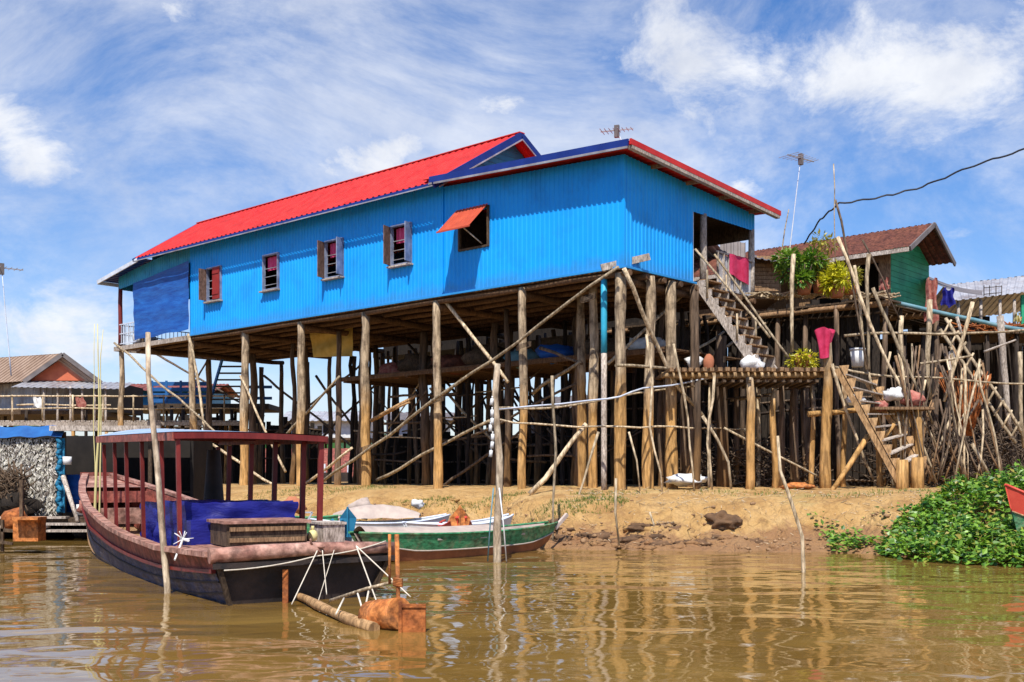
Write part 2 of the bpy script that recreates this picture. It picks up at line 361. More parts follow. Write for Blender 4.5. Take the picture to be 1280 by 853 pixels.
w.build('front_wall', 'blue_wall', house)
w = MB(); w.corr(H(0,0,FZ), H(0,2.9,FZ), H(0,2.9,ez(0,2.9)), H(0,0,ez(0,0)), .15, .022)
w.corr(H(0,2.9,8.08), H(0,S1,8.08), H(0,S1,ez(0,S1)), H(0,2.9,ez(0,2.9)), .15, .022)
w.build('end_wall', 'blue_wall', house)
w = MB(); w.box(H(0,0,(FZ+ez(0,0))/2)+(-A3-B3)*.012, (.05,.05,ez(0,0)-FZ-.02), (A3,B3,Z3)); w.build('corner_trim', 'blue_wall', house); w = MB(); w.box(H(6,0,(FZ+ez(6,0))/2)-B3*.03, (.05,.03,2.8), (A3,B3,Z3))
w.build('corner_trim', 'blue_wall', house)
# inner walls
w = MB(); w.corr(H(6,S1,FZ), H(T1,S1,FZ), H(T1,S1,ZM), H(6,S1,ZM), .15, .022); w.build('back_wall', 'blue_wall', house)
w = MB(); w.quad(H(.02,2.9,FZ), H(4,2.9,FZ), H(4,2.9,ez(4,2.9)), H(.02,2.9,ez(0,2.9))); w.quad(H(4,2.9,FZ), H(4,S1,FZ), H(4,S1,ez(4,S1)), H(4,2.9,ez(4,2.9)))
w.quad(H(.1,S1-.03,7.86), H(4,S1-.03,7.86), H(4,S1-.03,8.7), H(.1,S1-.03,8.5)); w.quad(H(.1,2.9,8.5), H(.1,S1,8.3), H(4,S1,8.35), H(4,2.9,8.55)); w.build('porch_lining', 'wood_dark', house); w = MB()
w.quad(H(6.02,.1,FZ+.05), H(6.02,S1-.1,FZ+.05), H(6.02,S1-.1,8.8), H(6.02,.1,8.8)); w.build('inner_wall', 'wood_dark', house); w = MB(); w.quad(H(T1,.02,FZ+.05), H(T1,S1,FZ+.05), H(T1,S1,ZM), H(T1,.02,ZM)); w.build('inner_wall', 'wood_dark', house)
# veranda band
w = MB(); w.corr(H(TE,0,8.42), H(T1,0,8.78), H(T1,0,ZM), H(TE,0,8.9), .15, .02)
w.corr(H(TE,S1,8.42), H(TE,0,8.42), H(TE,0,8.86), H(TE,S1,8.86), .15, .02); w.build('veranda_fascia', 'blue_faded', house)
# floor + joists
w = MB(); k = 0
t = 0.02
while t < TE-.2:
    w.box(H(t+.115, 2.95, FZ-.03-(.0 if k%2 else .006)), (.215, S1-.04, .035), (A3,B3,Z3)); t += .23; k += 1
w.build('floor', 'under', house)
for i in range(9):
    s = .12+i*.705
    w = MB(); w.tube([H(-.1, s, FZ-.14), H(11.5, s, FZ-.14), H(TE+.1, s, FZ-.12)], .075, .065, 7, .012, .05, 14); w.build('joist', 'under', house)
POSTS = []
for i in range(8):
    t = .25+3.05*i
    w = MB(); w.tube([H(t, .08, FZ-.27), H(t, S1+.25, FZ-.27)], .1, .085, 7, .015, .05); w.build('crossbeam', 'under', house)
w = MB(); w.bar(H(-.05,-.05,FZ-.02), H(T1,-.05,FZ-.02), .05, .05, Z3); w.bar(H(-.06,-.05,FZ-.02), H(-.06,2.95,FZ-.02), .05, .05, Z3); w.build('sill_strip', 'blue_wall', house)
w = MB(); w.bar(H(T1+.05,-.08,FZ-.1), H(TE+.15,-.08,FZ-.1), .07, .16, Z3); w.bar(H(TE+.12,-.1,FZ-.1), H(TE+.12,S1,FZ-.1), .07, .16, Z3); w.build('edge_beam', 'wood_grey', house)
# stilts
def stilt(p, top, r, m='post', parent=house, name='stilt', wob=.03, n=10):
    bz = gz(p.x, p.y)-.4
    w = MB(); w.tube([V(p.x, p.y, bz), V(p.x+R.uniform(-.06,.06), p.y+R.uniform(-.04,.04), top)], r*1.08, r*.88, n, wob, .10, 14)
    return w.build(name, m, parent)
for i in range(7): stilt(H(.22+3.05*i, .13, 0), FZ-.12, R.uniform(.11,.14), wob=.022)
stilt(H(TE-.1, .05, 0), FZ-.08, .11); 
stilt(H(0.02,.98,0), FZ-.1, .13); stilt(H(0.02,2.0,0), FZ-.1, .145); stilt(H(0.05,2.95,0), FZ-.1, .13,'post_old_shade')
for x, s in ((741,.9),(728,1.7)): 
    p = HF(x, 600, s); stilt(p, FZ-.1, .12)
for i in range(8): stilt(H(.7+3.05*i, 2.95, 0), FZ-.38, R.uniform(.11,.15), 'post_old_shade')
for i in range(16): stilt(H(.3+1.5*i, S1, 0), FZ-.38, R.uniform(.07,.11), 'post_old_shade')
for t, s in ((1.8,4.3),(4.4,4.4),(7.7,4.5),(11,4.4),(14,4.5),(15.6,2.2),(5.1,1.6),(12.2,1.4)): stilt(H(t, s, 0), FZ-.3, R.uniform(.06,.1), 'post_old_shade')
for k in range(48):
    t = R.uniform(-.2,17); s = R.uniform(3.3,7.6); stilt(H(t, s, 0), FZ-.38 if s < 5.8 else 6.2, R.uniform(.045,.085), R.choice(('post_old_shade','post_far_shade')), wob=.05, n=7)
for k in range(50):
    t = R.uniform(-.5,15); s = R.uniform(2.9,7); z = R.uniform(1.6,4.2); dt = R.choice((-1,1))*R.uniform(1.0,3.0)
    w = MB(); w.tube([H(t,s,z), H(t+dt,s+R.uniform(-.4,.4),z+R.choice((0,.1,R.uniform(.8,2.0))))], R.uniform(.02,.045), None, 6, .03); w.build('brace', R.choice(('post_old_shade','pole_dark','post_far_shade','pole')), house)
# windows
def window(t, kind, w_=.39, z0=7.33, z1=8.42):
    f = MB(); zc = (z0+z1)/2
    for dt in (-w_, w_): f.box(H(t+dt, -.03, zc), (.05, .1, z1-z0+.05), (A3,B3,Z3))
    for z in (z0, z1): f.box(H(t, -.03, z), (2*w_-.05, .1, .05), (A3,B3,Z3))
    fr = f.build('window', 'window_frame', house)
    b_ = MB()
    for k in range(3): b_.box(H(t, .0, z0+.16+k*.26), (2*w_-.06, .016, .018), (A3,B3,Z3))
    b_.build('bars', 'tin', fr)
    s_ = MB(); s_.box(H(t, -.09, z0-.05), (2*w_+.16, .16, .04), (A3,B3,Z3)); s_.build('sill', 'wood_grey', fr)
    if kind == 'shutter':
        s_ = MB(); s_.box(H(t-.2, -.1, zc), (.40, .03, z1-z0-.04), (A3,B3,Z3))
        for z in (z0+.2, z1-.2): s_.box(H(t-.2, -.125, z), (.36, .02, .06), (A3,B3,Z3))
        s_.build('shutter', 'red_shutter', fr)
        s_ = MB(); s_.box(H(t+w_+.02, -.19, zc), (.03, .34, z1-z0-.04), (A3,B3,Z3)); s_.build('shutter', 'shutter_wood', fr)
    else:
        c_ = MB(); z2 = zc+.08
        c_.grid(lambda u, v: H(t-w_+.08+u*(2*w_-.16), .07+.02*math.sin(u*22), z2+(z1-.05-z2)*v), 24, 3); c_.build('curtain', 'curtain', fr)
        if kind == 'curtain2':
            d = (-A3*.30-B3*.95).normalized(); n_ = V(-d.y, d.x, 0)
            s_ = MB(); c0 = H(t+w_+.03, -.06, zc)+d*.18; s_.box(c0, (.36, .03, z1-z0-.02), (d, n_, Z3)); s_.build('shutter', 'shutter_wood', fr)
            s_ = MB(); d = (-A3*.25-B3*.97).normalized(); n_ = V(-d.y, d.x, 0); s_.box(H(t-w_-.03, -.06, zc)+d*.15, (.28, .03, z1-z0-.02), (d, n_, Z3)); s_.build('shutter', 'window_frame', fr)
for t, k in wins: window(t, k)
f = MB()
for t in (4.32, 5.37): f.box(H(t, -.02, 7.9), (.05, .08, 1.06), (A3,B3,Z3))
for z in (7.39, 8.42): f.box(H(4.845, -.02, z), (1.0, .08, .05), (A3,B3,Z3))
fr = f.build('window', 'wood_dark', house)
s_ = MB(); top = 8.46
s_.corr(H(5.42,-.08,top), H(4.27,-.08,top), H(4.27,-.78,top-.68), H(5.42,-.78,top-.68), .12, .02, flip=False)
s_.bar(H(5.44,-.79,top-.70), H(4.25,-.79,top-.70), .03, .04); s_.build('awning_shutter', 'awning', fr)
s_ = MB(); s_.tube([H(4.5,-.07,7.45), H(4.62,-.70,top-.64)], .018, n=6); s_.build('prop_stick', 'pole', fr)
# roofs
rf = MB()
E0, E1 = 5.85, 21.3
def mz(s): return 9.2+.603*(s+.5) if s < 2.95 else 9.2+.603*(6.4-s)
rf.corr(H(E0,-.5,mz(-.5)), H(E1,-.5,mz(-.5)+.04), H(E1+1.4,2.95,mz(2.95)), H(E0,2.95,mz(2.95)), .25, .03, flip=True)
rf.corr(H(E1,6.4,mz(6.4)), H(E0,6.4,mz(6.4)), H(E0,2.95,mz(2.95)), H(E1+1.4,2.95,mz(2.95)), .25, .03, flip=True)
roof = rf.build('main_roof', 'red_roof', house)
r_ = MB(); r_.bar(H(E0-.05,2.95,mz(2.95)+.012), H(E1+1.4,2.95,mz(2.95)+.012), .22, .025); r_.build('ridge_cap', 'red_roof', roof)
r_ = MB(); r_.bar(H(E0,-.52,mz(-.5)-.06), H(E1,-.52,mz(-.5)-.03), .03, .1); r_.build('eave_board', 'blue_dark', roof)
r_ = MB(); r_.bar(H(E0,-.545,mz(-.5)-.10), H(E1,-.545,mz(-.5)-.07), .02, .03); r_.build('eave_edge', 'tin', roof)
for (s0, s1) in ((-.55,2.95),(6.45,2.95)):
    r_ = MB(); r_.bar(H(E0-.03,s0,mz(-.5)-.09), H(E0-.03,s1,mz(2.95)-.06), .04, .18, Z3); r_.build('rake_board', 'blue_dark', roof)
    r_ = MB(); r_.bar(H(E1+.03,s0,mz(-.5)-.06), H(E1+1.43,s1,mz(2.95)-.06), .04, .16, Z3); r_.build('rake_board', 'blue_dark', roof)
for (s0, s1) in ((-.35,2.95),(6.25,2.95)):
    r_ = MB(); r_.bar(H(E0-.06,s0,mz(-.5)-.10), H(E0-.06,s1,mz(2.95)-.19), .02, .035, Z3); r_.build('rake_edge', 'tin', roof)
w = MB()
w.quad(H(6.35,0,9.3), H(6.35,S1,9.3), H(6.35,S1,mz(S1)-.03), H(6.35,2.95,mz(2.95)-.03), H(6.35,0,mz(0)-.03))
for k in range(11):
    z = 9.45+k*.16; half = (mz(2.95)-.03-z)/.603
    if half > .1: w.bar(H(6.33,2.95-half,z), H(6.33,2.95+half,z), .02, .02)
w.build('gable', 'blue_faded', house); w = MB()
w.quad(H(21.0,S1,8.9), H(21.0,0,8.9), H(21.0,0,mz(0)-.03), H(21.0,2.95,mz(2.95)-.03), H(21.0,S1,mz(S1)-.03))
w.build('gable', 'blue_faded', house)
rf = MB(); o_ = .03
def ep(t, s, dz=0): return H(t, s, ez(t, s)+dz)
rf.corr(ep(-.5,6.3,.10), ep(-.5,-.5,.10), ep(6.3,-.5,.10), ep(6.3,6.3,.10), .25, .03, flip=True)
ext = rf.build('lower_roof', 'red_roof', house)
r_ = MB(); r_.bar(ep(-.5,-.52,.05), ep(6.0,-.52,.05), .04, .17); r_.build('eave_board', 'blue_dark', ext)
r_ = MB(); r_.bar(ep(-.5,-.55,-.06), ep(6.0,-.55,-.06), .03, .05); r_.build('eave_edge', 'tin', ext)
r_ = MB(); r_.bar(ep(-.54,-.5,.08), ep(-.54,6.35,.08), .05, .13); r_.build('rake_board', 'red_roof', ext)
r_ = MB(); r_.bar(ep(-.5,-.45,-.03), ep(-.5,6.3,-.03), .12, .08); r_.build('purlin', 'wood_grey', ext)
for s in (1.1, 2.6, 4.1, 5.6):
    r_ = MB(); r_.bar(ep(-.45,s,-.0), ep(4,s,-.0), .06, .09); r_.build('purlin', 'wood', ext)
rf = MB(); rf.corr(H(24.0,-.5,8.76), H(21.1,-.5,9.22), H(21.1,6.4,9.22), H(24.0,6.4,8.76), .2, .03, flip=False)
vr = rf.build('veranda_roof', 'blue_dark', house)
r_ = MB(); r_.bar(H(24.02,-.52,8.70), H(21.1,-.52,9.16), .04, .14); r_.bar(H(24.02,-.5,8.69), H(24.02,6.4,8.69), .04, .13); r_.build('eave_board', 'white_trim', vr)
# veranda tarp, post, balcony
tp = MB()
def tf(u, v):
    t = 22.15-3.72*u-.10*(1-v)*(1-u); z0, z1 = 6.40+.08*u, 8.50+.34*u
    return H(t, -.10-.012*math.sin(u*11+v*2)-.014*math.sin(v*17+u*2)-.03*math.sin(v*5+1)*math.sin(u*3.1), z0+(z1-z0)*v+.02*math.sin(u*13)*(1-v))
tp.grid(tf, 30, 24); tg = tp.build('blue_tarp', 'tarp_blue'); tag(tg, 'blue plastic tarp hung as a blind across the house veranda', 'tarp')
w = MB(); w.tube([H(TE-.05,.05,FZ), H(TE-.05,.05,8.5)], .09, .08, 8, .01, .04); w.build('veranda_post', 'boat_maroon', house)
w = MB(); w.tube([H(TE-.05,S1,FZ), H(TE-.05,S1,8.5)], .08, .07, 8, .01, .04); w.build('veranda_post', 'wood_dark', house)
w = MB(); w.tube([H(21.7,.05,FZ), H(21.7,.05,8.6)], .06, .06, 8, .01, .04); w.build('veranda_post', 'wood_grey', house)
w = MB()
for z in (FZ+.08, FZ+.45, FZ+.8): w.bar(H(22,0,z), H(TE,0,z), .03, .035); w.bar(H(TE+.03,0,z), H(TE+.03,3.0,z), .03, .035)
for k in range(9): w.bar(H(22+k*.17,0,FZ+.1), H(22+k*.17,0,FZ+.78), .02, .02, B3)
for k in range(18): w.bar(H(TE+.03,.1+k*.17,FZ+.1), H(TE+.03,.1+k*.17,FZ+.78), .02, .02, B3)
w.build('balcony_railing', 'white_trim', house)
for tt, ss in ((22.6,.35),(23.0,1.1)):
    w = MB(); w.blob(H(tt, ss, FZ+.25), (.22,.22,.25), 7, .25)
    tag(w.build('bundle', 'cloth_white'), 'white cloth bundle behind the left balcony railing' if tt < 22.8 else 'white cloth bundle at the outer end of the left balcony', 'bundle')
# porch
for x0, m_ in ((3.45,'wood_grey'),(5.85,'wood_grey')):
    w = MB(); w.tube([H(.05,x0,FZ), H(.05,x0,8.12)], .095, .085, 8, .01, .04); w.build('porch_post', m_, house)
w = MB(); w.box(H(.06,2.93,(FZ+8.1)/2), (.06,.08,1.8), (A3,B3,Z3)); w.build('door_jamb', 'white_trim', house)
w = MB()
w.bar(H(0,4.0,FZ+.95), H(0,5.9,FZ+.95), .04, .05)
for k in range(5): w.bar(H(-.01,4.05+k*.28,FZ+.03), H(-.01,4.05+k*.28,FZ+.95), .05, .03, B3)
w.build('porch_railing', 'wood_grey', house)
w = MB(); w.corr(H(.03,4.05,FZ), H(.03,5.85,FZ), H(.03,5.85,FZ+.9), H(.03,4.05,FZ+.9), .1, .015); w.build('porch_panel', 'tin', house)
w = MB(); w.grid(lambda u, v: H(-.05-.02*math.sin(u*10), 4.55+u*1.0, FZ+.35+.62*v+.08*math.cos(u*3.1)*(1-v)), 14, 6)
tag(w.build('hanging_towel', 'cloth_pink'), 'pink towel hung over the porch railing at the top of the stairs', 'towel')
# antenna things
def antenna(top, base, label, n=5, sc_=1.0, dirv=V(.8,.6,0)):
    th = thing('tv_antenna', base, label, 'antenna')
    w = MB(); w.tube([base, top], .018, .012, 6, .004); w.build('mast', 'white_trim', th)
    w = MB(); d = dirv.normalized(); q = V(-d.y, d.x, 0)
    w.bar(top-d*.55*sc_, top+d*.55*sc_, .025, .025)
    for k in range(n+3):
        c_ = top+d*(-.5+1.0*k/(n+2))*sc_; L = (.34-.02*k)*sc_; w.bar(c_-q*L, c_+q*L, .012, .012)
    w.build('aerial', 'tin', th)
    w = MB(); w.box(top-V(0,0,.03), (.12,.09,.30), (d,q,Z3)); w.build('amplifier', 'tin_dark', th)
antenna(P(771,163,27.5), ep(1.0,1.9,.1), 'small TV antenna on the lower red roof near its front corner', dirv=V(.9,-.3,0), sc_=.75)
antenna(P(1001,198,30), P(984,335,30), 'TV antenna high on a thin white mast right of the blue house', sc_=1.0)
antenna(P(2,335,30), P(14,470,30), 'TV antenna cut by the left edge above the brown roof', sc_=1.0)

# stairs of the porch
st = thing('porch_stairs', H(-1.6,3.4,4.0), 'steep weathered wooden stairs with notched stringers from the jetty up to the blue porch', 'stairs')
for s in (3.05, 3.85):
    w = MB(); a = H(-.03,s,FZ); b_ = H(-1.75,s,4.02); w.bar(a, b_, .06, .2, Z3)
    for k in range(9):
        c_ = a.lerp(b_, (k+.6)/9.2); w.box(c_+V(0,0,.12)-A3*.03, (.17,.055,.16), (A3,B3,Z3))
    w.build('stringer', 'wood_grey', st)
for k in range(9):
    c_ = H(-.03,3.45,FZ).lerp(H(-1.75,3.45,4.02), (k+.6)/9.2); w = MB(); w.box(c_+V(0,0,.215)-A3*.03, (.2,.74,.035), (A3,B3,Z3)); w.build('step', 'wood', st)
for s in (3.0, 3.9):
    w = MB(); w.tube([H(.0,s,FZ+.85), H(-2.1,s,4.35 if s > 3.5 else 4.75)], .03, .03, 7, .01); w.build('handrail', 'pole', st)
    for q in ((-.35,.75),(-1.2,.7)): 
        w = MB(); zb = FZ+(4.02-FZ)*(-q[0]/1.72); w.tube([H(q[0],s,zb+.05), H(q[0],s,zb+q[1])], .03, .025, 6); w.build('baluster', 'pole', st)

# braces and rails fixed to the house
def brace(pts, r, m='pole', name='brace', parent=house, wob=.03, r1=None): 
    w = MB(); w.tube(pts, r, r1 or r*.8, 8, wob, .06); return w.build(name, m, parent)
brace([HF(398,606,-.22), HF(545,500,-.2), HF(773,334,-.22)], .048)
for (x,y) in ((457,560),(547,500),(655,432),(735,372)):
    p = HF(x,y,-.08); w = MB()
    for k in range(4): w.tube([p+V(math.cos(a_)*.19, math.sin(a_)*.19+.1, .03*k-.05+.06*math.cos(a_)) for a_ in [6.28*q/10 for q in range(11)]], .010, .010, 5, seg=10)
    w.build('lashing', 'pole_dark', house)
w = MB(); w.bar(H(.45,-.28,6.28), HR(812,321,-.25), .05, .16); w.build('eave_plank', 'wood_grey', house)
brace([HF(143,429,-.1), HF(273,543,-.5)], .045); brace([HF(548,366,.2), HF(635,478,.6)], .055)
brace([HR(780,336,-.15), HR(838,470,-.2), HR(885,528,-.3)], .05)
brace([HF(471,600,1), HF(612,526,1)], .05); brace([HF(464,526,1.2), HF(520,495,1.4)], .06, 'ladder'); brace([HF(470,524,1.3), HF(512,503,1.3)], .04, 'ladder')
brace([HF(662,618,-1.2), HF(733,530,-.2)], .065); brace([HF(666,492,1.5), HF(726,452,1.2)], .05)
brace([HF(675,435,1.6), HF(728,455,1.4)], .045, 'pole_dark'); brace([HF(550,612,2.5), HF(660,530,2.9)], .045, 'pole_dark')
brace([HR(843,474,.6), HR(960,402,.8)], .045, 'pole'); brace([HR(760,455,1.2), HR(876,350,.3)], .045, 'pole'); brace([HR(843,452,1), HR(905,415,1)], .045, 'pole')
brace([HF(590,545,1.8), HF(720,480,1.5)], .04, 'pole_dark')
brace([HF(246,545,.3), HF(365,620,.3)], .05); brace([HF(375,610,.8), HF(440,560,.8)], .05); brace([HF(357,590,.2), HF(300,470,.0)], .04); brace([HF(345,560,.8),HF(425,470,.9)], .045, 'pole')
brace([HF(330,470,5.9), HF(455,570,5.9)], .05, 'pole_dark'); brace([HF(340,545,5.9), HF(452,455,5.9)], .05, 'pole_dark'); brace([HF(395,470,5.9), HF(480,590,5.9)], .05, 'pole_dark')
brace([HF(190,440,5.9), HF(330,520,5.9)], .05, 'pole_dark'); brace([HF(200,560,5.9), HF(262,445,5.9)], .05, 'pole_dark'); brace([HF(390,560,5.9), HF(480,470,5.9)], .05, 'pole_dark')
brace([HF(480,600,5.9), HF(640,470,5.9)], .05, 'pole_dark'); brace([HF(500,470,5.9), HF(620,590,5.9)], .05, 'pole_dark')
brace([HF(235,418,-.1), HF(252,500,-.15), HF(262,595,-.3)], .05)
brace([HR(618,513,.2) if 0 else HF(618,510,-.25), HF(700,508,-.25), HR(870,483,-.25)], .028, 'pole', 'rail')
brace([HF(618,523,-.3), HF(652,532,-.3), HR(780,533,-.3), HR(935,537,-.3)], .025, 'pole', 'rail')
brace([HR(770,457,-.1), HR(848,463,-.2)], .04, 'pole', 'rail')
# blue drain pipe
dp = MB(); p = H(.45,.15,0); q = HF(755,400,.15)
dp.tube([V(q.x,q.y,gz(q.x,q.y)-.1), V(q.x,q.y,FZ-.15)], .065, .065, 12); dp = MB(); dp.tube([V(q.x,q.y,4.35), V(q.x,q.y,FZ-.15)], .075, .075, 12); w_ = dp.build('drain_pipe', 'pipe_blue', house)
dp = MB(); dp.tube([V(q.x,q.y,gz(q.x,q.y)-.1), V(q.x,q.y,4.35)], .07, .07, 12); dp.build('drain_pipe', 'wood_grey', house)
# hose
h_ = MB(); pts = [HF(624,512,-.4), HF(700,505,-.4), HR(770,498,-.4), HR(800,486,-.5), HR(838,482,-.45), HR(900,470,-.5)]
h_.tube(pts, .022, .022, 6, .01, seg=20); tag(h_.build('hose', 'white_trim'), 'pale blue hose strung between the front stilts at mid height', 'hose')
# loft below the floor
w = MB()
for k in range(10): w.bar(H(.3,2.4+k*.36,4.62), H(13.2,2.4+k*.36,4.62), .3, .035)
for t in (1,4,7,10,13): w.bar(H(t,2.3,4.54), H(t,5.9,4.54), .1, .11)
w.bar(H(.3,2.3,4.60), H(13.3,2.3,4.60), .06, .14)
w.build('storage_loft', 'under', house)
specs = [(1.6,'cloth_white',.5,'pale sack'),(3.0,'wood_dark',.6,'dark sack'),(4.7,'tarp_blue',.55,'blue tarpaulin roll'),(6.0,'teal',.5,'pale teal bag'),(7.4,'wood_dark',.7,'dark brown sack'),(8.9,'rust_roof',.6,'rust coloured sack'),(10.3,'wood_dark',.7,'dark bundle'),(11.6,'cloth_multi',.45,'reddish cloth bag')]
for i, (t, m_, r_, lb) in enumerate(specs):
    w = MB(); w.blob(H(t, 3.2, 4.64+r_*.42), (r_*1.05, r_*.7, r_*.5), 8, .25)
    tag(w.build('stored_sack', m_), lb+' stored on the loft under the blue house', 'sack', 'sacks stored under the house')
for i, t in enumerate((2.2,5.4,8.2)):
    w = MB(); w.box(H(t, 4.6, 4.64+.42), (1.3,1,.84), (A3,B3,Z3)); w.box(H(t,4.6,4.64+.86), (1.36,1.06,.05), (A3,B3,Z3)); 
    tag(w.build('storage_crate', 'wood_dark'), ['dark crate at the right end of the storage loft','dark crate in the middle of the storage loft','dark crate at the left end of the storage loft'][i], 'crate', 'crates on the loft')
w = MB(); ta, tb, tcn, td = HF(387,415,2), HF(441,408,2), HF(441,446,2), HF(392,447,2)
w.grid(lambda u, v: ta.lerp(tb, u).lerp(td.lerp(tcn, u), v)+V(0,-.12*math.sin(u*3.1)-.05*math.sin(v*9+u*5),-.16*math.sin(u*3.14)*(1-v)), 16, 12)
tag(w.build('yellow_tarp', 'tarp_yellow'), 'dirty yellow tarp slung under the blue house floor', 'tarp')

# ---------------------------------------------------------------- neighbours
def simple_stilts(parent, pts, top, r=.08, m_='post_far_shade', n=6):
    for p in pts: 
        w = MB(); w.tube([V(p.x,p.y,min(gz(p.x,p.y),1.0)-.3), V(p.x+R.uniform(-.1,.1),p.y,top)], r*R.uniform(.8,1.2), r*.8, n, .03, .05, 4); w.build('stilt', m_, parent)
# back house, seen only by its stilts
wb = 1
bh = thing('stilt_house', H(12,11,1.15), 'dark neighbour stilt house standing close behind the blue one, only its stilts and floor showing', 'house')
w = MB(); w.box(H(12.2,11.6,6.4), (14.4,5.2,.2), (A3,B3,Z3)); w.build('floor', 'thatchwall', bh)  # sunlit edge given a near-black colour to stand for shade
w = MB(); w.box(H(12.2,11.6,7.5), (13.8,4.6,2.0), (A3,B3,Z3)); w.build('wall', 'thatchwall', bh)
w = MB(); w.corr(H(5,8.7,8.4), H(19.5,8.7,8.4), H(19.5,11.6,9.6), H(5,11.6,9.6), .3, .03, flip=True); w.corr(H(19.5,14.5,8.4), H(5,14.5,8.4), H(5,11.6,9.6), H(19.5,11.6,9.6), .3, .03, flip=True); w.build('roof', 'tin', bh)
simple_stilts(bh, [H(5.2+1.17*i+R.uniform(-.2,.2), s, 0) for i in range(13) for s in (9.1,11.5,14)], 6.35, .1)
for k in range(12):
    t0 = 5.2+R.uniform(0,12.5); a = H(t0, 9.0, 1.5+R.uniform(0,2)); b_ = H(t0+R.choice((-1,1))*2.2, 9.0, 4.5+R.uniform(0,1.6)); brace([a,b_], .05, 'post_far_shade', 'brace', bh)
# further back, a second line of dark stilts under a long house
bh2 = thing('stilt_house', H(10,20,1.15), 'far grey-walled stilt house glimpsed between the stilts under the blue house', 'house')
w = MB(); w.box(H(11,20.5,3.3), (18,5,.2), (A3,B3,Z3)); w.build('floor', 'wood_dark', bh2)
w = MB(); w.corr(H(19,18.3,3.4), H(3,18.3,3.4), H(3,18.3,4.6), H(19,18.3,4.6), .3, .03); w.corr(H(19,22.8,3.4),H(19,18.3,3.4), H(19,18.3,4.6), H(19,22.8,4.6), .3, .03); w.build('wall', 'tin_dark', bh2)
w = MB(); w.corr(H(2.5,17.6,4.5), H(19.5,17.6,4.5), H(19.5,20.5,5.3), H(2.5,20.5,5.3), .3, .03, flip=True); w.corr(H(19.5,23.4,4.5), H(2.5,23.4,4.5), H(2.5,20.5,5.3), H(19.5,20.5,5.3), .3, .03, flip=True); w.build('roof', 'tin_dark', bh2)
simple_stilts(bh2, [H(2.5+1.1*i+R.uniform(-.2,.2), s, 0) for i in range(15) for s in (18.4,22.5)], 3.3, .1)
# fences below; dark screens added to stand for shade behind the posts
def wattle(name, a, b_, h0, h1, label, m_='thatchwall', pitch=.16):
    th = thing(name, a, label, 'fence'); w = MB(); L = (b_-a).length; n_ = int(L/pitch)
    for k in range(n_):
        p = a.lerp(b_, (k+.5)/n_); w.bar(p+V(0,0,h0), p+V(R.uniform(-.06,.06),0,h1+R.uniform(-.35,.2)), pitch*R.uniform(.9,1.15), .03, V(0,1,0))
    w.build('slat_panel', m_, th)
    for z in (h0+.4, (h0+h1)/2, h1-.4):
        w = MB(); w.tube([a+V(0,-.06,z), b_+V(0,-.06,z)], .035, .03, 6, .03); w.build('rail', 'pole_dark', th)
wattle('stake_fence', V(3.0,39.5,0), V(17,37.0,0), .8, 4.4, 'stake fence added as dark backdrop behind the stilts right of the porch stairs', pitch=.2)
wattle('stake_fence', H(7.5,8.3,0), H(-2.5,8.3,0), .9, 6.3, 'tall slatted screen added as dark backdrop behind the right half of the blue house stilts', pitch=.2)
wattle('stake_fence', V(8.2,35.2,0), V(19,34.5,0), .9, 6.1, 'tall slatted screen added as dark backdrop under the green house', pitch=.2)
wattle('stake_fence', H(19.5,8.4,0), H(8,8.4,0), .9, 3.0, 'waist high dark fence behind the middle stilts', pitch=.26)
wattle('stake_fence', V(-4.5,56,0), V(6,50,0), .8, 2.6, 'low stake fence far behind the blue house stilts', pitch=.3)

# red covered boat far behind the stilts
rb = thing('red_boat', P(350,597,58), 'red roofed boat moored far behind the left stilts', 'boat')
w = MB(); w.grid(lambda u, v: P(285+u*155,600-v*34,58)+V(0,3*v-(0),0)+V(0,0,.3*math.sin(v*1.57)), 8, 4); w.build('roof', 'boat_red', rb)
w = MB(); w.box(P(362,598,58), (6.4,2.5,.6)); w.build('hull', 'boat_black', rb)
w = MB()
for k in range(6): w.bar(P(290+k*29,598,57.3), P(290+k*29,580,57.3), .08, .08, V(0,1,0))
w.build('roof_post', 'white_trim', rb)

# left: blue platform and stairs behind the blue house
pf = thing('blue_platform', P(250,600,47), 'blue railed timber platform with blue stairs behind the left stilts', 'platform')
w = MB(); w.box((P(195,508,47)+P(335,508,47))/2+V(0,1.5,0), (4.8,3,.22)); w.build('deck', 'wood_dark', pf)
for (x0, x1) in ((262,284),(300,312)):
    w = MB(); w.bar(P(x0,503,46), P(x1,428,44), .28, .07, V(1,0,.3)); w.build('stringer', 'blue_rail', pf)
for k in range(9):
    f_ = k/9+.05; w = MB(); w.bar(P(262,503,46).lerp(P(284,428,44),f_), P(302,503,46).lerp(P(312,428,44),f_), .25, .05); w.build('step', 'wood_dark', pf)
w = MB()
for y in (480,487,494,501): w.bar(P(190,y,45.4), P(262,y,45.4), .03, .16)
for x in (190,208,226,244,262): w.bar(P(x,504,45.4), P(x,476,45.4), .09, .05, V(0,1,0))
w.build('railing', 'blue_rail', pf)
w = MB()
for y in (484,498): w.bar(P(300,y,45.4), P(340,y,45.4), .03, .12)
w.build('railing', 'blue_rail', pf)
simple_stilts(pf, [P(x,600,Y) for x in range(196,340,16) for Y in (45.6,49)], P(0,510,47).z, .1)
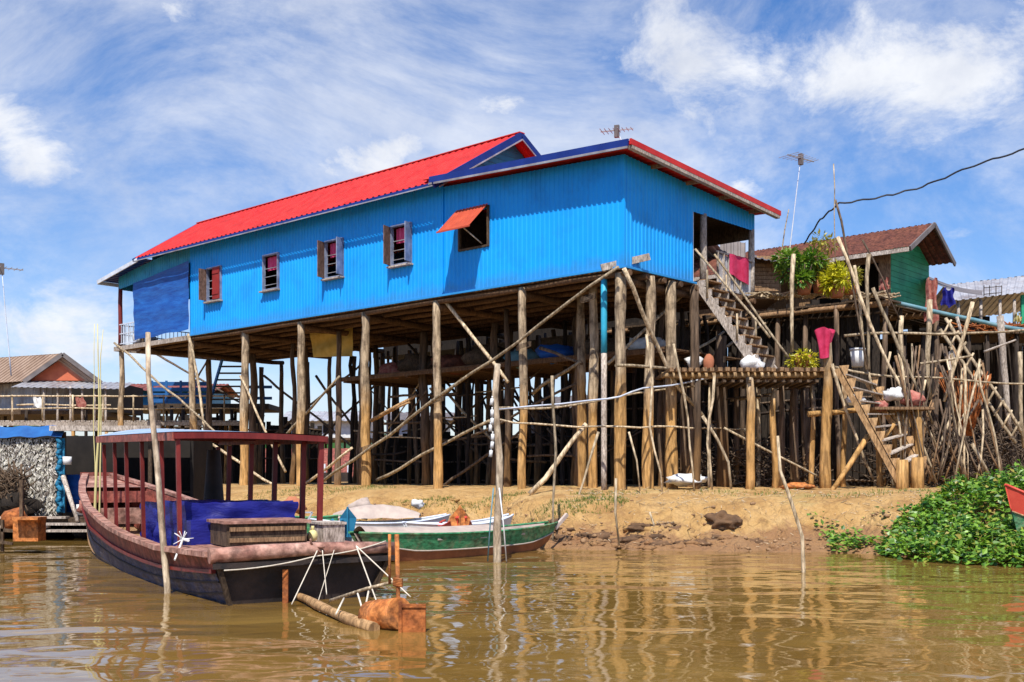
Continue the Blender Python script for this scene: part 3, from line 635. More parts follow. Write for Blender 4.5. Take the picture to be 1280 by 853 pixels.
# left walkway deck
wd = thing('walkway', P(80,600,44), 'long grey stilt walkway crossing behind the left boathouse', 'walkway')
za = P(0,527,44).z
w = MB()
for k in range(66): w.box(V(-24+k*.2,44.8,za+(.01 if k%3 else 0)), (.17,1.8,.05))
w.build('deck', 'wood_grey', wd)
w = MB(); w.bar(V(-24,43.9,za-.1), V(-10.6,43.9,za-.1), .08, .14); w.build('edge_beam', 'wood_grey', wd)
for z in (.5,1.0):
    w = MB(); w.tube([V(-24,43.9,za+z), V(-10.6,43.9,za+z)], .035, .03, 6, .02); w.build('handrail', 'pole', wd)
simple_stilts(wd, [V(-23.6+.62*k, 44+(k%2)*1.6, 0) for k in range(22)], za+.0, .08, 'post')
for k in range(11):
    w = MB(); w.tube([V(-23.4+1.2*k,43.9,za), V(-23.4+1.2*k,43.9,za+1.05)], .04, .035, 6); w.build('rail_post', 'pole', wd)
wattle('stake_fence', V(-15.5,46.2,0), V(-8.5,49.5,0), .6, 3.9, 'brown stake fence below the blue platform', 'thatchwall', .19)
# far red roof house and others behind
def far_house(label, xc, yc, Y, wpx, hpx_wall, roofpx, mroof, mwall, zfloor_y, name='stilt_house', nst=6):
    a = P(xc-wpx/2, zfloor_y, Y); b_ = P(xc+wpx/2, zfloor_y, Y); hw = hpx_wall/F*Y; hr = roofpx/F*Y; W = b_.x-a.x
    th = thing(name, V((a.x+b_.x)/2, Y, 1.1), label, 'house')
    w = MB(); w.box(V((a.x+b_.x)/2, Y+2.5, a.z+hw/2), (W*.94, 4.6, hw)); w.build('wall', mwall, th)
    w = MB(); c_ = V(0,Y+2.5,a.z+hw+hr)
    w.corr(V(a.x-.3,Y-.4,a.z+hw-.05), V(b_.x+.3,Y-.4,a.z+hw-.05), V(b_.x+.3,Y+2.5,a.z+hw+hr), V(a.x-.3,Y+2.5,a.z+hw+hr), .4, .04)
    w.corr(V(b_.x+.3,Y+5.4,a.z+hw-.05), V(a.x-.3,Y+5.4,a.z+hw-.05), V(a.x-.3,Y+2.5,a.z+hw+hr), V(b_.x+.3,Y+2.5,a.z+hw+hr), .4, .04)
    w.build('roof', mroof, th)
    w = MB(); w.box(V((a.x+b_.x)/2, Y+2.0, a.z-.08), (W, 6, .15)); w.build('floor', 'wood_dark', th)
    for k in range(3):
        xx = a.x+W*(k+.5)/3; w = MB(); w.box(V(xx, Y+.17, a.z+hw*.55), (W*.12, .06, hw*.5)); w.build('window', 'dark_in', th)
    simple_stilts(th, [V(a.x+W*(k+.2)/nst, Y+j*4-.2, 0) for k in range(nst) for j in (0,1)], a.z, .1)
    return th
far_house('distant stilt house with a pinkish red roof left of the blue stairs', 205, 0, 62, 120, 20, 12, 'boat_red', 'cyan', 508)
far_house('distant low house with pale tin roof seen through the middle stilts', 410, 0, 75, 110, 22, 14, 'tin', 'cloth_white', 548)
far_house('distant grey walled house seen low between the central stilts', 520, 0, 70, 80, 20, 12, 'tin_dark', 'tin', 545)
# left house with brown roof and red gable
lh = thing('stilt_house', P(60,600,54), 'low house with weathered tan roof and red gable at far left', 'house')
Y = 54
fl = P(0,514,Y).z; ev = P(0,476,Y).z; ap = P(0,447,Y+1).z
w = MB(); w.box(V((P(-60,0,Y).x+P(125,0,Y).x)/2, Y+2.5, fl-.1), (P(125,0,Y).x-P(-60,0,Y).x, 6.5, .2)); w.build('floor', 'wood_dark', lh)
xl, xr, xa = P(37,0,Y).x, P(126,0,Y).x, P(83,0,Y).x
w = MB(); w.corr(V(xl,Y+.6,fl), V(P(80,0,Y).x,Y+.6,fl), V(P(80,0,Y).x,Y+.6,ev), V(xl,Y+.6,ev), .3, .03)
w.corr(V(-30,Y+5.2,fl), V(xl,Y+.6,fl), V(xl,Y+.6,ev), V(-30,Y+5.2,ev), .3, .03); w.build('wall', 'tin', lh)
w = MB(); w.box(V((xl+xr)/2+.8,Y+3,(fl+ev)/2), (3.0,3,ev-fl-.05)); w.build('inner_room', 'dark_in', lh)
w = MB(); w.quad(V(xl,Y,ev), V(xr,Y,ev), V(xa,Y,ap)); w.build('gable', 'orange_wall', lh)
d = V(-1.0, .48, 0)*16
w = MB(); w.corr(V(xl-.1,Y-.4,ev-.05), V(xl-.1,Y-.4,ev-.05)+d, V(xa,Y-.4,ap+.05)+d, V(xa,Y-.4,ap+.05), .3, .04, flip=False)
w.corr(V(xr+.2,Y-.4,ev-.1)+d, V(xr+.2,Y-.4,ev-.1), V(xa,Y-.4,ap+.05), V(xa,Y-.4,ap+.05)+d, .3, .04)
rr_ = w.build('roof', 'tan_roof', lh)
w = MB(); w.bar(V(xl-.1,Y-.45,ev-.1), V(xa,Y-.45,ap), .04, .2, V(0,0,1)); w.bar(V(xr+.2,Y-.45,ev-.15), V(xa,Y-.45,ap), .04, .2, V(0,0,1)); w.build('rake_board', 'tin_dark', rr_)
w = MB(); w.corr(V(xl-.2,Y-1.6,ev-.45), V(xr+1.6,Y-1.6,ev-.55), V(xr+1.6,Y+.1,ev-.1), V(xl-.2,Y+.1,ev), .3, .03); w.build('veranda_roof', 'tin', lh)
for x in (55,72,88,103,118,132):
    w = MB(); p = P(x,0,Y-1.4); w.tube([V(p.x,Y-1.4,fl-.9), V(p.x,Y-1.4,ev-.4)], .06, .05, 6, .01); w.build('veranda_post', 'wood_grey', lh)
w = MB(); w.tube([V(xl,Y-1.4,fl+.2), V(xr+1,Y-1.4,fl+.2)], .04, .04, 6, .02); w.build('railing', 'pole', lh)
simple_stilts(lh, [V(-29+.95*k, Y+(k%3)*2-.9, 0) for k in range(12)], fl, .1)
for i, (x, y, m_, lb) in enumerate(((47,503,'cloth_white','white shirt hung at the left house corner'),(100,503,'cloth_multi','reddish cloth hung under the left house veranda'))):
    w = MB(); c_ = P(x,y,Y-1.5); w.grid(lambda u, v: c_+V((u-.5)*.40*(1.3-.5*v)+.05*math.sin(v*5), .05*math.sin(u*8), (v-.5)*.5+.06*math.sin(u*7)), 8, 6); tag(w.build('laundry', m_), lb, 'laundry', 'laundry on the left house')

# ---------------------------------------------------------------- right: jetty, houses
JZ = 4.0
jt = thing('jetty', V(6.3,27.5,1.15), 'high slatted pole jetty on log posts at the foot of the porch stairs', 'jetty')
xa, xb = P(838,0,26.6).x, P(1042,0,26.6).x
k = 0; x = xa
dk = MB()
while x < xb:
    dk.bar(V(x,26.35+R.uniform(-.12,.06),JZ-.03), V(x+.02,29.2,JZ-.03+R.uniform(-.012,.012)), .10, .09); x += .165+R.uniform(-.02,.02)
dk.build('deck', 'wood', jt)
for Y in (26.7,28.9):
    w = MB(); w.tube([V(xa-.2,Y,JZ-.14), V(xb+.2,Y,JZ-.14)], .075, .07, 7, .02, .05); w.build('beam', 'wood_dark' if Y > 27 else 'post', jt)
for k in range(22):
    w = MB(); 
w = MB()
x = P(905,0,26.5).x
while x < P(1030,0,26.5).x:
    w.bar(V(x,26.4,JZ-.30), V(x+.05,28.4,JZ-.30), .07, .06); x += .2
w.build('underdeck', 'wood_dark', jt)
def jpost(x, ytop, Y, r, m_='post', parent=jt, dx=0, name='post'):
    p = P(x,0,Y); zt = EYE+(HZ-ytop)/F*Y; w = MB(); w.tube([V(p.x,Y,gz(p.x,Y)-.3), V(p.x+dx,Y,zt)], r*1.05, r*.85, 9, .03, .07); return w.build(name, m_, parent)
for a in ((937,472,26.55,.11,'post'),(968,486,27,.085,'post'),(977,482,28,.08,'post_old_shade'),(1033,418,26.4,.13,'post'),(872,476,26.6,.09,'post_old_shade'),(902,420,28.3,.16,'post_old_shade'),(948,480,28.9,.06,'pole'),
          (1015,482,27.2,.07,'post'),(993,480,28.6,.12,'post_old_shade'),(888,478,27.6,.05,'pole'),(855,470,28.8,.1,'post_old_shade'),(1055,480,28,.07,'post'),(1004,485,29,.07,'post_old_shade'),(920,475,29,.08,'post_old_shade')): jpost(*a)
w = MB(); w.tube([P(1010,518,26.8), P(1078,512,26.9)], .07, .06, 8, .02); w.build('cross_rail', 'post', jt)
brace([P(905,535,27), P(1030,600,27)], .03, 'pole', 'brace', jt); brace([P(878,520,26.4), P(905,560,26.3), P(914,612,26.2)], .04, 'pole', 'brace', jt)
brace([P(1085,545,25.5), P(1037,618,25)], .065, 'post', 'brace', jt); brace([P(1095,562,25.8), P(1118,530,25.6)], .05, 'post', 'brace', jt)
brace([P(893,470,26.2), P(882,545,26.1), P(890,612,26)], .035, 'pole', 'brace', jt)
# cloth on top of the tall post
w = MB(); c_ = P(1031,430,26.35)
w.grid(lambda u, v: c_+V(math.cos(u*6.28)*(.12+.09*v*v+.035*math.sin(u*25+v)*(.3+v)), math.sin(u*6.28)*(.13+.07*v*v+.03*math.sin(u*19)), (v-.5)*.62+.07*math.sin(u*12)*v+.05*math.sin(u*7)*(1-v)), 48, 8)
tag(w.build('pink_cloth', 'cloth_pink'), 'bright pink cloth wrapped round the top of the tall jetty post', 'cloth')
w = MB(); w.blob(P(940,457,26.9)+V(0,0,.05), (.26,.22,.2), 8, .3); tag(w.build('white_sack', 'cloth_white'), 'crumpled white sack at the foot of the porch stairs', 'sack')
w = MB(); w.blob(P(886,452,27.4)+V(0,0,-.05), (.14,.14,.24), 8, .1); tag(w.build('clay_jar', 'terracotta'), 'small brown clay jar on the jetty left of the stairs', 'jar')
w = MB(); w.blob(P(868,448,28)+V(0,0,-.1), (.2,.12,.16), 8, .35); tag(w.build('rag', 'cloth_white'), 'grey white rag bundle hanging behind the jetty left end', 'rag')

def plant(name, base, r, h, m_, label, n=700, ls=.14, pot=True, cat='plant'):
    th = thing(name, base, label, cat)
    if pot:
        w = MB(); w.tube([base, base+V(0,0,.32)], .15, .22, 12); w.build('pot', 'terracotta', th)
    w = MB()
    for k in range(6):
        a = R.uniform(0,6.28); w.tube([base+V(0,0,.1), base+V(math.cos(a)*r*.5, math.sin(a)*r*.4, h*.75)], .02, .01, 5, .03)
    w.build('stem', 'pole_dark', th)
    w = MB(); cl = [(V(R.gauss(0,r*.45), R.gauss(0,r*.35), R.uniform(h*.3,h)), R.uniform(.3,.55)*r) for _ in range(9)]
    for k in range(n):
        c_, rr2 = R.choice(cl); d = V(R.gauss(0,1),R.gauss(0,1),R.gauss(0,.8)).normalized()
        p = base+c_+d*rr2*R.uniform(.5,1.05); w.leaf(p, d+V(0,0,R.uniform(-.5,.3)), V(R.uniform(-.5,.5),R.uniform(-.5,.5),1), ls*R.uniform(.6,1.3), ls*.42)
    w.build('foliage', m_, th)
    return th
# upper deck of the right house
UZ = 6.2
def C2(t, s, z): return V(11.27+AX[0]*t+BX[0]*s, 33+AX[1]*t+BX[1]*s, z)
rh = thing('stilt_house', C2(3,1,1.1), 'green boarded stilt house with rusty brown roof right of the blue house', 'house')
w = MB()
for k in range(14):
    z_ = 6.3+k*.17; s0_ = max(.02, (z_+.10-8.08)/.544-.55); w.bar(C2(0,s0_,z_), C2(0,min(2.9,2.5-s0_+.4),z_), .03, .16, Z3)
w.quad(C2(-.0,0,8.1), C2(-.0,2.6,8.1), C2(-.0,1.25,8.80))
w.build('end_wall', 'green_wall', rh)
w = MB()
for (t0, t1) in ((.0,.35),(1.0,1.12),(2.6,9)): w.box(C2((t0+t1)/2,0.0,7.25), (t1-t0,.06,2.0), (A3,B3,Z3))
w.box(C2(1.6,0,8.0), (3.0,.05,.3), (A3,B3,Z3)); w.build('front_wall', 'wood', rh)
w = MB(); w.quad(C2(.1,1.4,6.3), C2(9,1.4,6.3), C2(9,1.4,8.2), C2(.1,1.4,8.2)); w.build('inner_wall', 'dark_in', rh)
w = MB(); w.corr(C2(-.8,-.55,8.08), C2(9.5,-.55,8.08), C2(9.5,1.25,9.06), C2(-.8,1.25,9.06), .12, .015, flip=True); w.corr(C2(9.5,2.9,8.1), C2(-.8,2.9,8.1), C2(-.8,1.25,9.06), C2(9.5,1.25,9.06), .2, .03, flip=True)
r2 = w.build('roof', 'rust_roof', rh)
w = MB(); w.bar(C2(-.83,-.55,8.02), C2(-.83,1.25,9.02), .05, .14); w.bar(C2(-.83,2.9,8.04), C2(-.83,1.25,9.02), .05, .14); w.build('rake_board', 'tin_dark', r2)
w = MB(); w.bar(C2(-.8,-.58,8.0), C2(9.5,-.58,8.0), .04, .12); w.build('eave_board', 'wood_grey', r2)
w = MB()
for k in range(44): w.bar(C2(-1.2+k*.22,-3.4+R.uniform(-.1,.1),UZ), C2(-1.2+k*.22,3.0,UZ), .19, .05)
w.build('floor', 'wood_dark', rh)
w = MB(); w.tube([C2(-1.4,-3.3,UZ-.12), C2(8.6,-3.3,UZ-.12)], .09, .08, 7, .02); w.tube([C2(-1.4,-.3,UZ-.12), C2(8.6,-.3,UZ-.12)], .09, .08, 7, .02); w.build('beam', 'wood', rh)
simple_stilts(rh, [C2(-1.1+1.05*i+R.uniform(-.2,.2), s+R.uniform(-.2,.2), 0) for i in range(10) for s in (-3.2,-1.6,.2,2.6)], UZ-.05, .09, 'post_old_shade', 8)
# black sagging lean-to
w = MB(); w.grid(lambda u, v: P(1158+u*70, 350+u*19+4*math.sin(u*3.1), 34+v*2.5)+V(0,0,.15*v), 8, 3)
o = w.build('lean_to_roof', 'tin_dark', rh)
# brown plank hut next to the porch, grey tin roof between
hut = thing('plank_hut', P(955,600,34), 'small brown plank hut with dark tin roof between the porch and the green house', 'hut')
w = MB(); w.box((P(943,362,33.5)+P(972,332,33.5))/2+V(0,1,0), (.9,2,1.3))
for k in range(7): w.bar(P(943,362-k*5,33.0), P(973,362-k*5,33.0), .04, .1)
w.build('wall', 'wood', hut)
w = MB(); w.corr(P(938,322,32.5), P(1003,334,32.5), P(1003,330,35), P(938,319,35), .2, .03); w.build('roof', 'tin_dark', hut); w = MB(); w.corr(P(900,318,31.6), P(932,322,31.6), P(932,304,31.9), P(900,300,31.9), .2, .03); w.build('shade_sheet', 'tin_dark', hut)
simple_stilts(hut, [P(x,600,Y) for x in (945,958,972) for Y in (33,35)], UZ, .08)
# far right house
fr3 = thing('stilt_house', P(1240,600,38), 'grey tin roofed stilt house at the right edge with open dark veranda', 'house')
w = MB(); a = P(1188,377,37.5); b_ = P(1330,360,37.5); c_ = P(1345,338,40); d = P(1180,357,40)
w.corr(a, b_, c_, d, .25, .03); w.corr(P(1345,338,40)+V(0,3,-1), d+V(0,3,-1), d, c_, .25, .03); w.build('roof', 'tin', fr3)
fz = P(0,412,38).z
w = MB(); w.box(V((a.x+b_.x)/2, 39.5, fz-.1), (4.6,4.5,.18)); w.build('floor', 'wood_dark', fr3)
w = MB(); w.box(V((a.x+b_.x)/2-.6, 41, (fz+a.z)/2), (3.0,.1,a.z-fz)); w.build('inner_wall', 'dark_in', fr3)
w = MB(); w.box(P(1300,392,37.8), (1.3,.1,1.25)); w.build('wall', 'green_wall', fr3)
for x in (1198,1226,1250,1268):
    w = MB(); p = P(x,0,37.7); w.tube([V(p.x,37.7,fz), V(p.x,37.7,a.z+.1)], .06, .05, 7); w.build('veranda_post', 'wood_grey', fr3)
w = MB()
for y in (360,368): w.bar(P(1230,y,37.2), P(1252,y-2,37.2), .02, .03)
for x in (1230,1237,1245,1252): w.bar(P(x,370,37.2), P(x,357,37.2), .03, .02, V(0,1,0))
w.build('roof_frame', 'tin_dark', fr3)
simple_stilts(fr3, [V(a.x+.45*i, 37.4+2.2*j, 0) for i in range(10) for j in range(3)], fz-.1, .09)
# walkway in front of it
wk = thing('walkway', P(1220,600,33), 'cluttered pole walkway with firewood along the edge at far right', 'walkway')
wz = P(0,420,33).z
w = MB()
for k in range(40): w.bar(V(P(1120,0,33).x+k*.13,32.2,wz), V(P(1120,0,33).x+k*.13,34.6,wz), .1, .06)
w.build('deck', 'wood_dark', wk)
simple_stilts(wk, [P(x+R.uniform(-4,4),600,Y) for x in range(1128,1300,20) for Y in (32.4,34.4)], wz, .08, 'post_far_shade', 8)
w = MB()
for k in range(150):
    p = P(R.uniform(1205,1290),0,32.4); d = V(R.gauss(0,1),R.gauss(0,.8),R.gauss(0,.15)).normalized()*R.uniform(.15,.4); z = wz+R.uniform(.03,.28)
    c_ = V(p.x, 32.4+R.uniform(-.1,.5), z); w.tube([c_-d,c_+d], .025, .02, 5)
tag(w.build('firewood', 'rust'), 'reddish firewood sticks heaped along the right walkway', 'firewood', kind='stuff')
# teal beam
def pole_thing(name, pts, r, m_, label, cat='pole', group=None, r1=None, wob=.03, n=8, rn=.06):
    w = MB(); w.tube(pts, r, r1 if r1 is not None else r*.7, n, wob, rn); return tag(w.build(name, m_), label, cat, group)
pole_thing('pipe', [P(1095,372,30.5), P(1180,394,30.5), P(1290,414,30.5)], .06, 'teal', 'long teal pipe sloping down to the right edge above the pole tangle', 'pipe', r1=.06, wob=.02)
pole_thing('pipe', [P(1098,378,30.8), P(1170,392,30.8)], .04, 'tin', 'short grey pipe under the long teal one', 'pipe', wob=.02)
G1 = 'tall thin poles crossing above the jetty'
D = 26.0
tall = [([(1042,205),(1044,330)], .014, 'slender whip of a pole pointing highest of the crossing poles', D),
 ([(1044,250),(1062,330),(1087,465)], .03, 'dark bent pole whose tip meets the power wire', D),
 ([(1047,296),(1080,380),(1115,465),(1172,560)], .045, 'long pale pole leaning from the crossing down to the stick bundle', D-.1),
 ([(1086,318),(1086,462)], .05, 'upright pale pole in front of the yellow plant', D),
 ([(1068,332),(1076,400),(1083,462)], .04, 'reddish pale pole just left of the upright one', D+.1),
 ([(1091,360),(1130,450),(1166,530)], .045, 'pole leaning right beside the long pale one', D+.1),
 ([(1078,300),(1105,352),(1125,400)], .025, 'thin dark pole leaning over the green house veranda', D),
 ([(992,318),(990,440)], .06, 'crooked grey pole rising left of the green plant', 28),
 ([(976,338),(986,262)], .02, 'thin white stick on the hut roof', 31)]
for pts, r, lb, dd in tall: pole_thing('crooked_pole', [P(x,y,dd) for x, y in pts], r, 'pole' if 'dark' not in lb else 'pole_dark', lb, group=G1)
G2 = 'crooked poles leaning in the tangle'
misc = [([(1216,378),(1205,420),(1180,502)], .05,'forked pale pole standing highest in the right tangle'),
 ([(1196,396),(1204,425)], .04,'short grey branch stub beside the forked pole'),
 ([(1055,420),(1170,417),(1285,412)], .035,'long horizontal pole across the tangle at deck height'),
 ([(1040,458),(1110,472),(1285,480)], .03,'long thin rail pole sagging across the ladder top'),
 ([(1150,455),(1200,448),(1215,445)], .035,'short level pole behind the forked pole'),
 ([(1127,395),(1133,595)], .06,'straight thick post behind the brown ladder platform'),
 ([(1162,375),(1160,440),(1163,500)], .075,'pale thick post under the hanging red laundry'),
 ([(1190,440),(1184,500)], .08,'short stout grey post right of the red laundry post'),
 ([(1206,455),(1208,610)], .035,'slender upright stick right of the pole bundle'),
 ([(1250,395),(1258,470),(1262,540)], .09,'grey crooked post near the right edge'),
 ([(1230,440),(1270,425)], .03,'small sloping stick tied to the right grey post'),
 ([(1275,440),(1280,560)], .06,'post cut by the right edge of the view'),
 ([(1215,555),(1240,600)], .05,'short log sliding down to the green creeper'),
 ([(1085,462),(1120,620)], .03,'thin stick crossing in front of the ladder'),
 ([(1040,455),(1060,520),(1092,600)], .04,'bent stick from the pink cloth post down to the ground'),
 ([(1113,440),(1107,470)], .03,'stub of a branch above the ladder')]
for pts, r, lb in misc: pole_thing('crooked_pole', [P(x,y,27.5 if r > .05 else 26.2) for x, y in pts], r, 'pole' if 'grey' not in lb else 'wood_grey', lb, group=G2)
for k in range(58):
    xt = R.uniform(1112,1235); yt = R.uniform(425,520); xb_ = xt+R.choice((-1,1))*R.uniform(8,50); xb_ = max(1132,min(1255,xb_)); Yd = R.uniform(25.3,27.5)
    pole_thing('bundle_pole', [P(xt,yt,Yd+.3), P((xt+xb_)/2+R.uniform(-4,4),(yt+604)/2,Yd+.1), P(xb_,R.uniform(596,607),Yd)], R.uniform(.018,.036), R.choice(('pole','pole','post_old_shade','pole_dark','pole_dark','wood')), 'thin crooked pole among the bundle leaning right of the brown ladder', group='poles bundled right of the brown ladder', wob=.05)
# thin props under the house and jetty
G3 = 'thin props standing in the bank in front of the stilts'
for pts, lb, r in (([(808,418),(818,470),(812,540),(828,612)],'wavy thin prop between the two right corner stilts',.03),
   ([(842,430),(860,520),(868,610)],'wavy prop right of the last corner stilt',.03),
   ([(786,540),(800,606)],'short slanting prop between the corner stilts',.025),
   ([(690,470),(694,560),(691,684)],'thin grey stake in the water right of the big bottle-hung pole',.03),
   ([(770,598),(770,640),(774,674)],'short bank stake below the corner stilt',.025),
   ([(812,640),(824,668)],'small stick stuck in the bank left of the dark earth clod',.022),
   ([(748,540),(725,620),(706,655)],'slanting prop reaching the green canoe tip',.03)):
    y2 = pts[-1][1]; zz = 0 if y2 > 680 else (.25 if y2 > 650 else (.4 if y2 > 630 else 1.05)); Yb = (EYE-zz)*F/(y2-HZ); Yb = min(Yb, 25.2)
    pole_thing('thin_prop', [P(x,y,Yb) for x, y in pts]+[P(pts[-1][0],y2+8,Yb)], r, 'pole', lb, group=G3)

# brown ladder
ld = thing('notched_ladder', P(1120,612,25), 'orange brown wooden ladder with sawtooth stringers climbing to the right platform', 'ladder')
La, Lb = P(1046,462,25.6), P(1128,612,24.9); Lc, Ld = P(1084,478,26.3), P(1152,590,25.6)
for a, b_ in ((La,Lb),(Lc,Ld)):
    w = MB(); w.bar(a, b_, .05, .12, V(0,0,1)); L = (b_-a).length
    for k in range(9):
        c_ = a.lerp(b_, (k+.5)/9)+V(.06,0,.13); dr = (b_-a).normalized()
        q0 = c_-dr*.20+V(0,0,-.07); q1 = c_+dr*.15+V(0,0,-.07); q2 = c_+V(.13,0,.12); e0 = V(0,-.028,0); e1 = V(0,.03,0)
        w.quad(q0+e0, q1+e0, q2+e0); w.quad(q0+e1, q2+e1, q1+e1); w.quad(q0+e0, q2+e0, q2+e1, q0+e1); w.quad(q1+e0, q1+e1, q2+e1, q2+e0)
    w.build('stringer', 'ladder', ld)
for k in range(8):
    w = MB(); w.bar(La.lerp(Lb,(k+.8)/9)+V(.05,0,.12), Lc.lerp(Ld,(k+.8)/9)+V(.05,0,.12), .16, .03); w.build('rung', 'wood_grey', ld)
pl = thing('ladder_platform', P(1125,612,26), 'small brown plank platform on thick posts behind the sawtooth ladder', 'platform')
pz = P(0,512,26).z
w = MB()
for k in range(12): w.bar(V(P(1088,0,26).x+k*.115,25.5,pz), V(P(1088,0,26).x+k*.115,27,pz), .1, .06)
w.build('deck', 'wood', pl)
for x, r in ((1100,.07),(1118,.07),(1138,.09),(1147,.1),(1128,.05)):
    jpost(x, 512, 25.7 if x%2 else 26.6, r, 'post', pl)
for x, y in ((1128,575),(1147,572)):
    jpost(x, y, 24.9, .15, 'post', pl)
for x, y, m_, lb, r in ((1070,500,'cloth_white','white plastic bag hanging beside the brown ladder',.2),(1118,493,'cloth_white','white and green bag lying on the ladder platform',.22),(1140,500,'cloth_multi','red patterned bundle at the back of the ladder platform',.24),(1102,508,'cloth_multi','brown cloth lump near the front of the ladder platform',.16)):
    w = MB(); w.blob(P(x,y,25.9), (r,r*.8,r*.7), 8, .35); tag(w.build('bag', m_), lb, 'bag')
w = MB(); p = P(1072,459,27); w.tube([p, p+V(0,0,.42)], .14, .18, 14); w.tube([p+V(0,0,.40), p+V(0,0,.45)], .19, .19, 14, seg=1)
bk = w.build('bucket', 'white'); tag(bk, 'white plastic bucket standing behind the pole above the ladder', 'bucket')
# right slanting ladder
l2 = thing('pole_ladder', P(1275,545,28), 'grey pole ladder leaning down to the right through the tangle', 'ladder')
for dy in (0,14):
    w = MB(); w.tube([P(1182-dy*.5,398+dy,28), P(1277-dy*.5,540+dy,27)], .045, .04, 7, .02); w.build('rail', 'pole', l2)
for k in range(10):
    f_ = (k+.5)/10; w = MB(); w.tube([P(1182,398,28).lerp(P(1277,540,27),f_)+V(.05,0,.1), P(1175,412,28).lerp(P(1270,554,27),f_)-V(.05,0,.05)], .028, .028, 6); w.build('rung', 'pole', l2)
# conical fish trap brush
ft = MB()
for k in range(46):
    a = 6.28*k/46; top = P(1206,470,27.3)+V(math.cos(a)*.62, math.sin(a)*.45, R.uniform(-.15,.1)); ft.tube([P(1210,545,27.3)+V(math.cos(a)*.07,math.sin(a)*.07,0), top], .017, .012, 5, .01)
tag(ft.build('fish_trap', 'rust'), 'rust brown cone of woven sticks, a fish trap, in the right tangle', 'fish trap')
# laundry right
for x, y, m_, lb, w0, h0 in ((1165,376,'cloth_multi','red and peach dress hanging on the corner of the green house',.45,1.25),(1186,372,'cargo_blue','dark blue shirt hanging in the shade right of the green house',.45,.5),(1106,356,'cloth_multi','reddish shirt hanging in the green house veranda',.3,.35),(1272,398,'bamboo','yellow green cloth hanging at the right edge veranda',.2,.25)):
    w = MB(); c_ = P(x,y,31.8); w.grid(lambda u, v: c_+V((u-.5)*w0*(.95-.35*v+.12*math.sin(v*9)), .07*math.sin(u*13+v*3), (v-.5)*h0+.05*math.sin(u*9)), 20, 10); tag(w.build('laundry', m_), lb, 'laundry')
# plants on decks
plant('potted_shrub', P(1005,368,28.6), .50, 1.0, 'leaf_mid', 'bushy green shrub in a clay pot on the upper right deck', 1500, .17)
plant('potted_shrub', P(1025,366,28.9), .40, 1.35, 'leaf_olive', 'taller brownish green shrub behind the yellow plant', 800, .13)
plant('potted_shrub', P(1046,372,28.3), .36, .70, 'leaf_yellow', 'bright yellow leaved plant spilling over the upper right deck', 900, .18)
plant('potted_shrub', P(1062,368,28.8), .28, .6, 'leaf_olive', 'small olive plant at the right end of the deck plants', 350, .13)
plant('deck_plant', P(1003,460,28.0), .38, .3, 'leaf_yellow', 'low yellow green plant on the jetty near the pink cloth', 450, .13)
w = MB()
for k in range(150):
    p = P(R.uniform(950,1120),0,29.3); w.bar(V(p.x,29.2+R.uniform(0,.8),UZ+R.uniform(.0,.14)), V(p.x+R.uniform(-.5,.5),29.2+R.uniform(0,.8),UZ+R.uniform(.0,.14)), .05, .03)
tag(w.build('scrap_wood', 'pole'), 'scrap wood and dry stalks scattered along the upper right deck', 'scrap wood', kind='stuff')
w = MB()
for k in range(700):
    c_ = V(R.uniform(4.4,8.0), R.uniform(28.5,31), 0); c_.z = 1.15+R.uniform(0,1.15)*math.sin((c_.x-4.3)/3.8*3.14)**.5; d = V(R.gauss(0,1),R.gauss(0,.6),R.gauss(0,.5)).normalized()*R.uniform(.15,.55)
    w.tube([c_-d,c_+d+V(0,0,R.uniform(-.1,.1))], .018, .01, 4, .03, seg=3)
tag(w.build('brushwood_heap', 'pole_dark'), 'tangled heap of grey brushwood under the jetty', 'brushwood', kind='stuff')
w = MB()
for k in range(500):
    c_ = V(R.uniform(9.5,14), R.uniform(27.5,31), 0); c_.z = 1.15+R.uniform(0,1.5); d = V(R.gauss(0,1),R.gauss(0,.6),R.gauss(0,.6)).normalized()*R.uniform(.2,.6)
    w.tube([c_-d,c_+d], .022, .012, 4, .03, seg=3)
tag(w.build('brushwood_heap', 'pole_dark'), 'tangled brushwood behind the poles at the right edge', 'brushwood', kind='stuff')
w = MB(); w.blob(P(858,600,26.8), (.45,.3,.14), 8, .3); tag(w.build('white_sack', 'cloth_white'), 'flat white sack lying at the foot of the corner stilts', 'sack')
w = MB(); w.blob(P(996,609,26), (.38,.25,.1), 8, .3); tag(w.build('earth_mound', 'orange'), 'low mound of orange soil under the jetty front', 'soil')
w = MB(); w.blob(V(4.3,22.6,.48), (.32,.3,.20), 16, .32, fq=2.2); tag(w.build('earth_clod', 'clod'), 'big dark brown clod of roots and earth on the bank', 'clod')
w = MB(); w.blob(V(8.15,20.7,.55), (.28,.2,.16), 10, .35); tag(w.build('plastic_bag', 'cloth_white'), 'white plastic bag on the bank beside the green creeper', 'bag')
# wire
w = MB(); pts = [P(1290,184,24), P(1215,208,25), P(1150,235,26), P(1100,247,26), P(1048,255,26), P(1025,275,28), P(1005,305,30)]
q = []
for i in range(len(pts)-1):
    for k in range(6): q.append(pts[i].lerp(pts[i+1], k/6)+V(0,0,.025*math.sin((i*6+k)*1.9)))
q.append(pts[-1]); w.tube(q, .022, .022, 5, seg=60)
tag(w.build('power_cable', 'wire'), 'twisted black power cable from the pole tip to the upper right', 'cable')

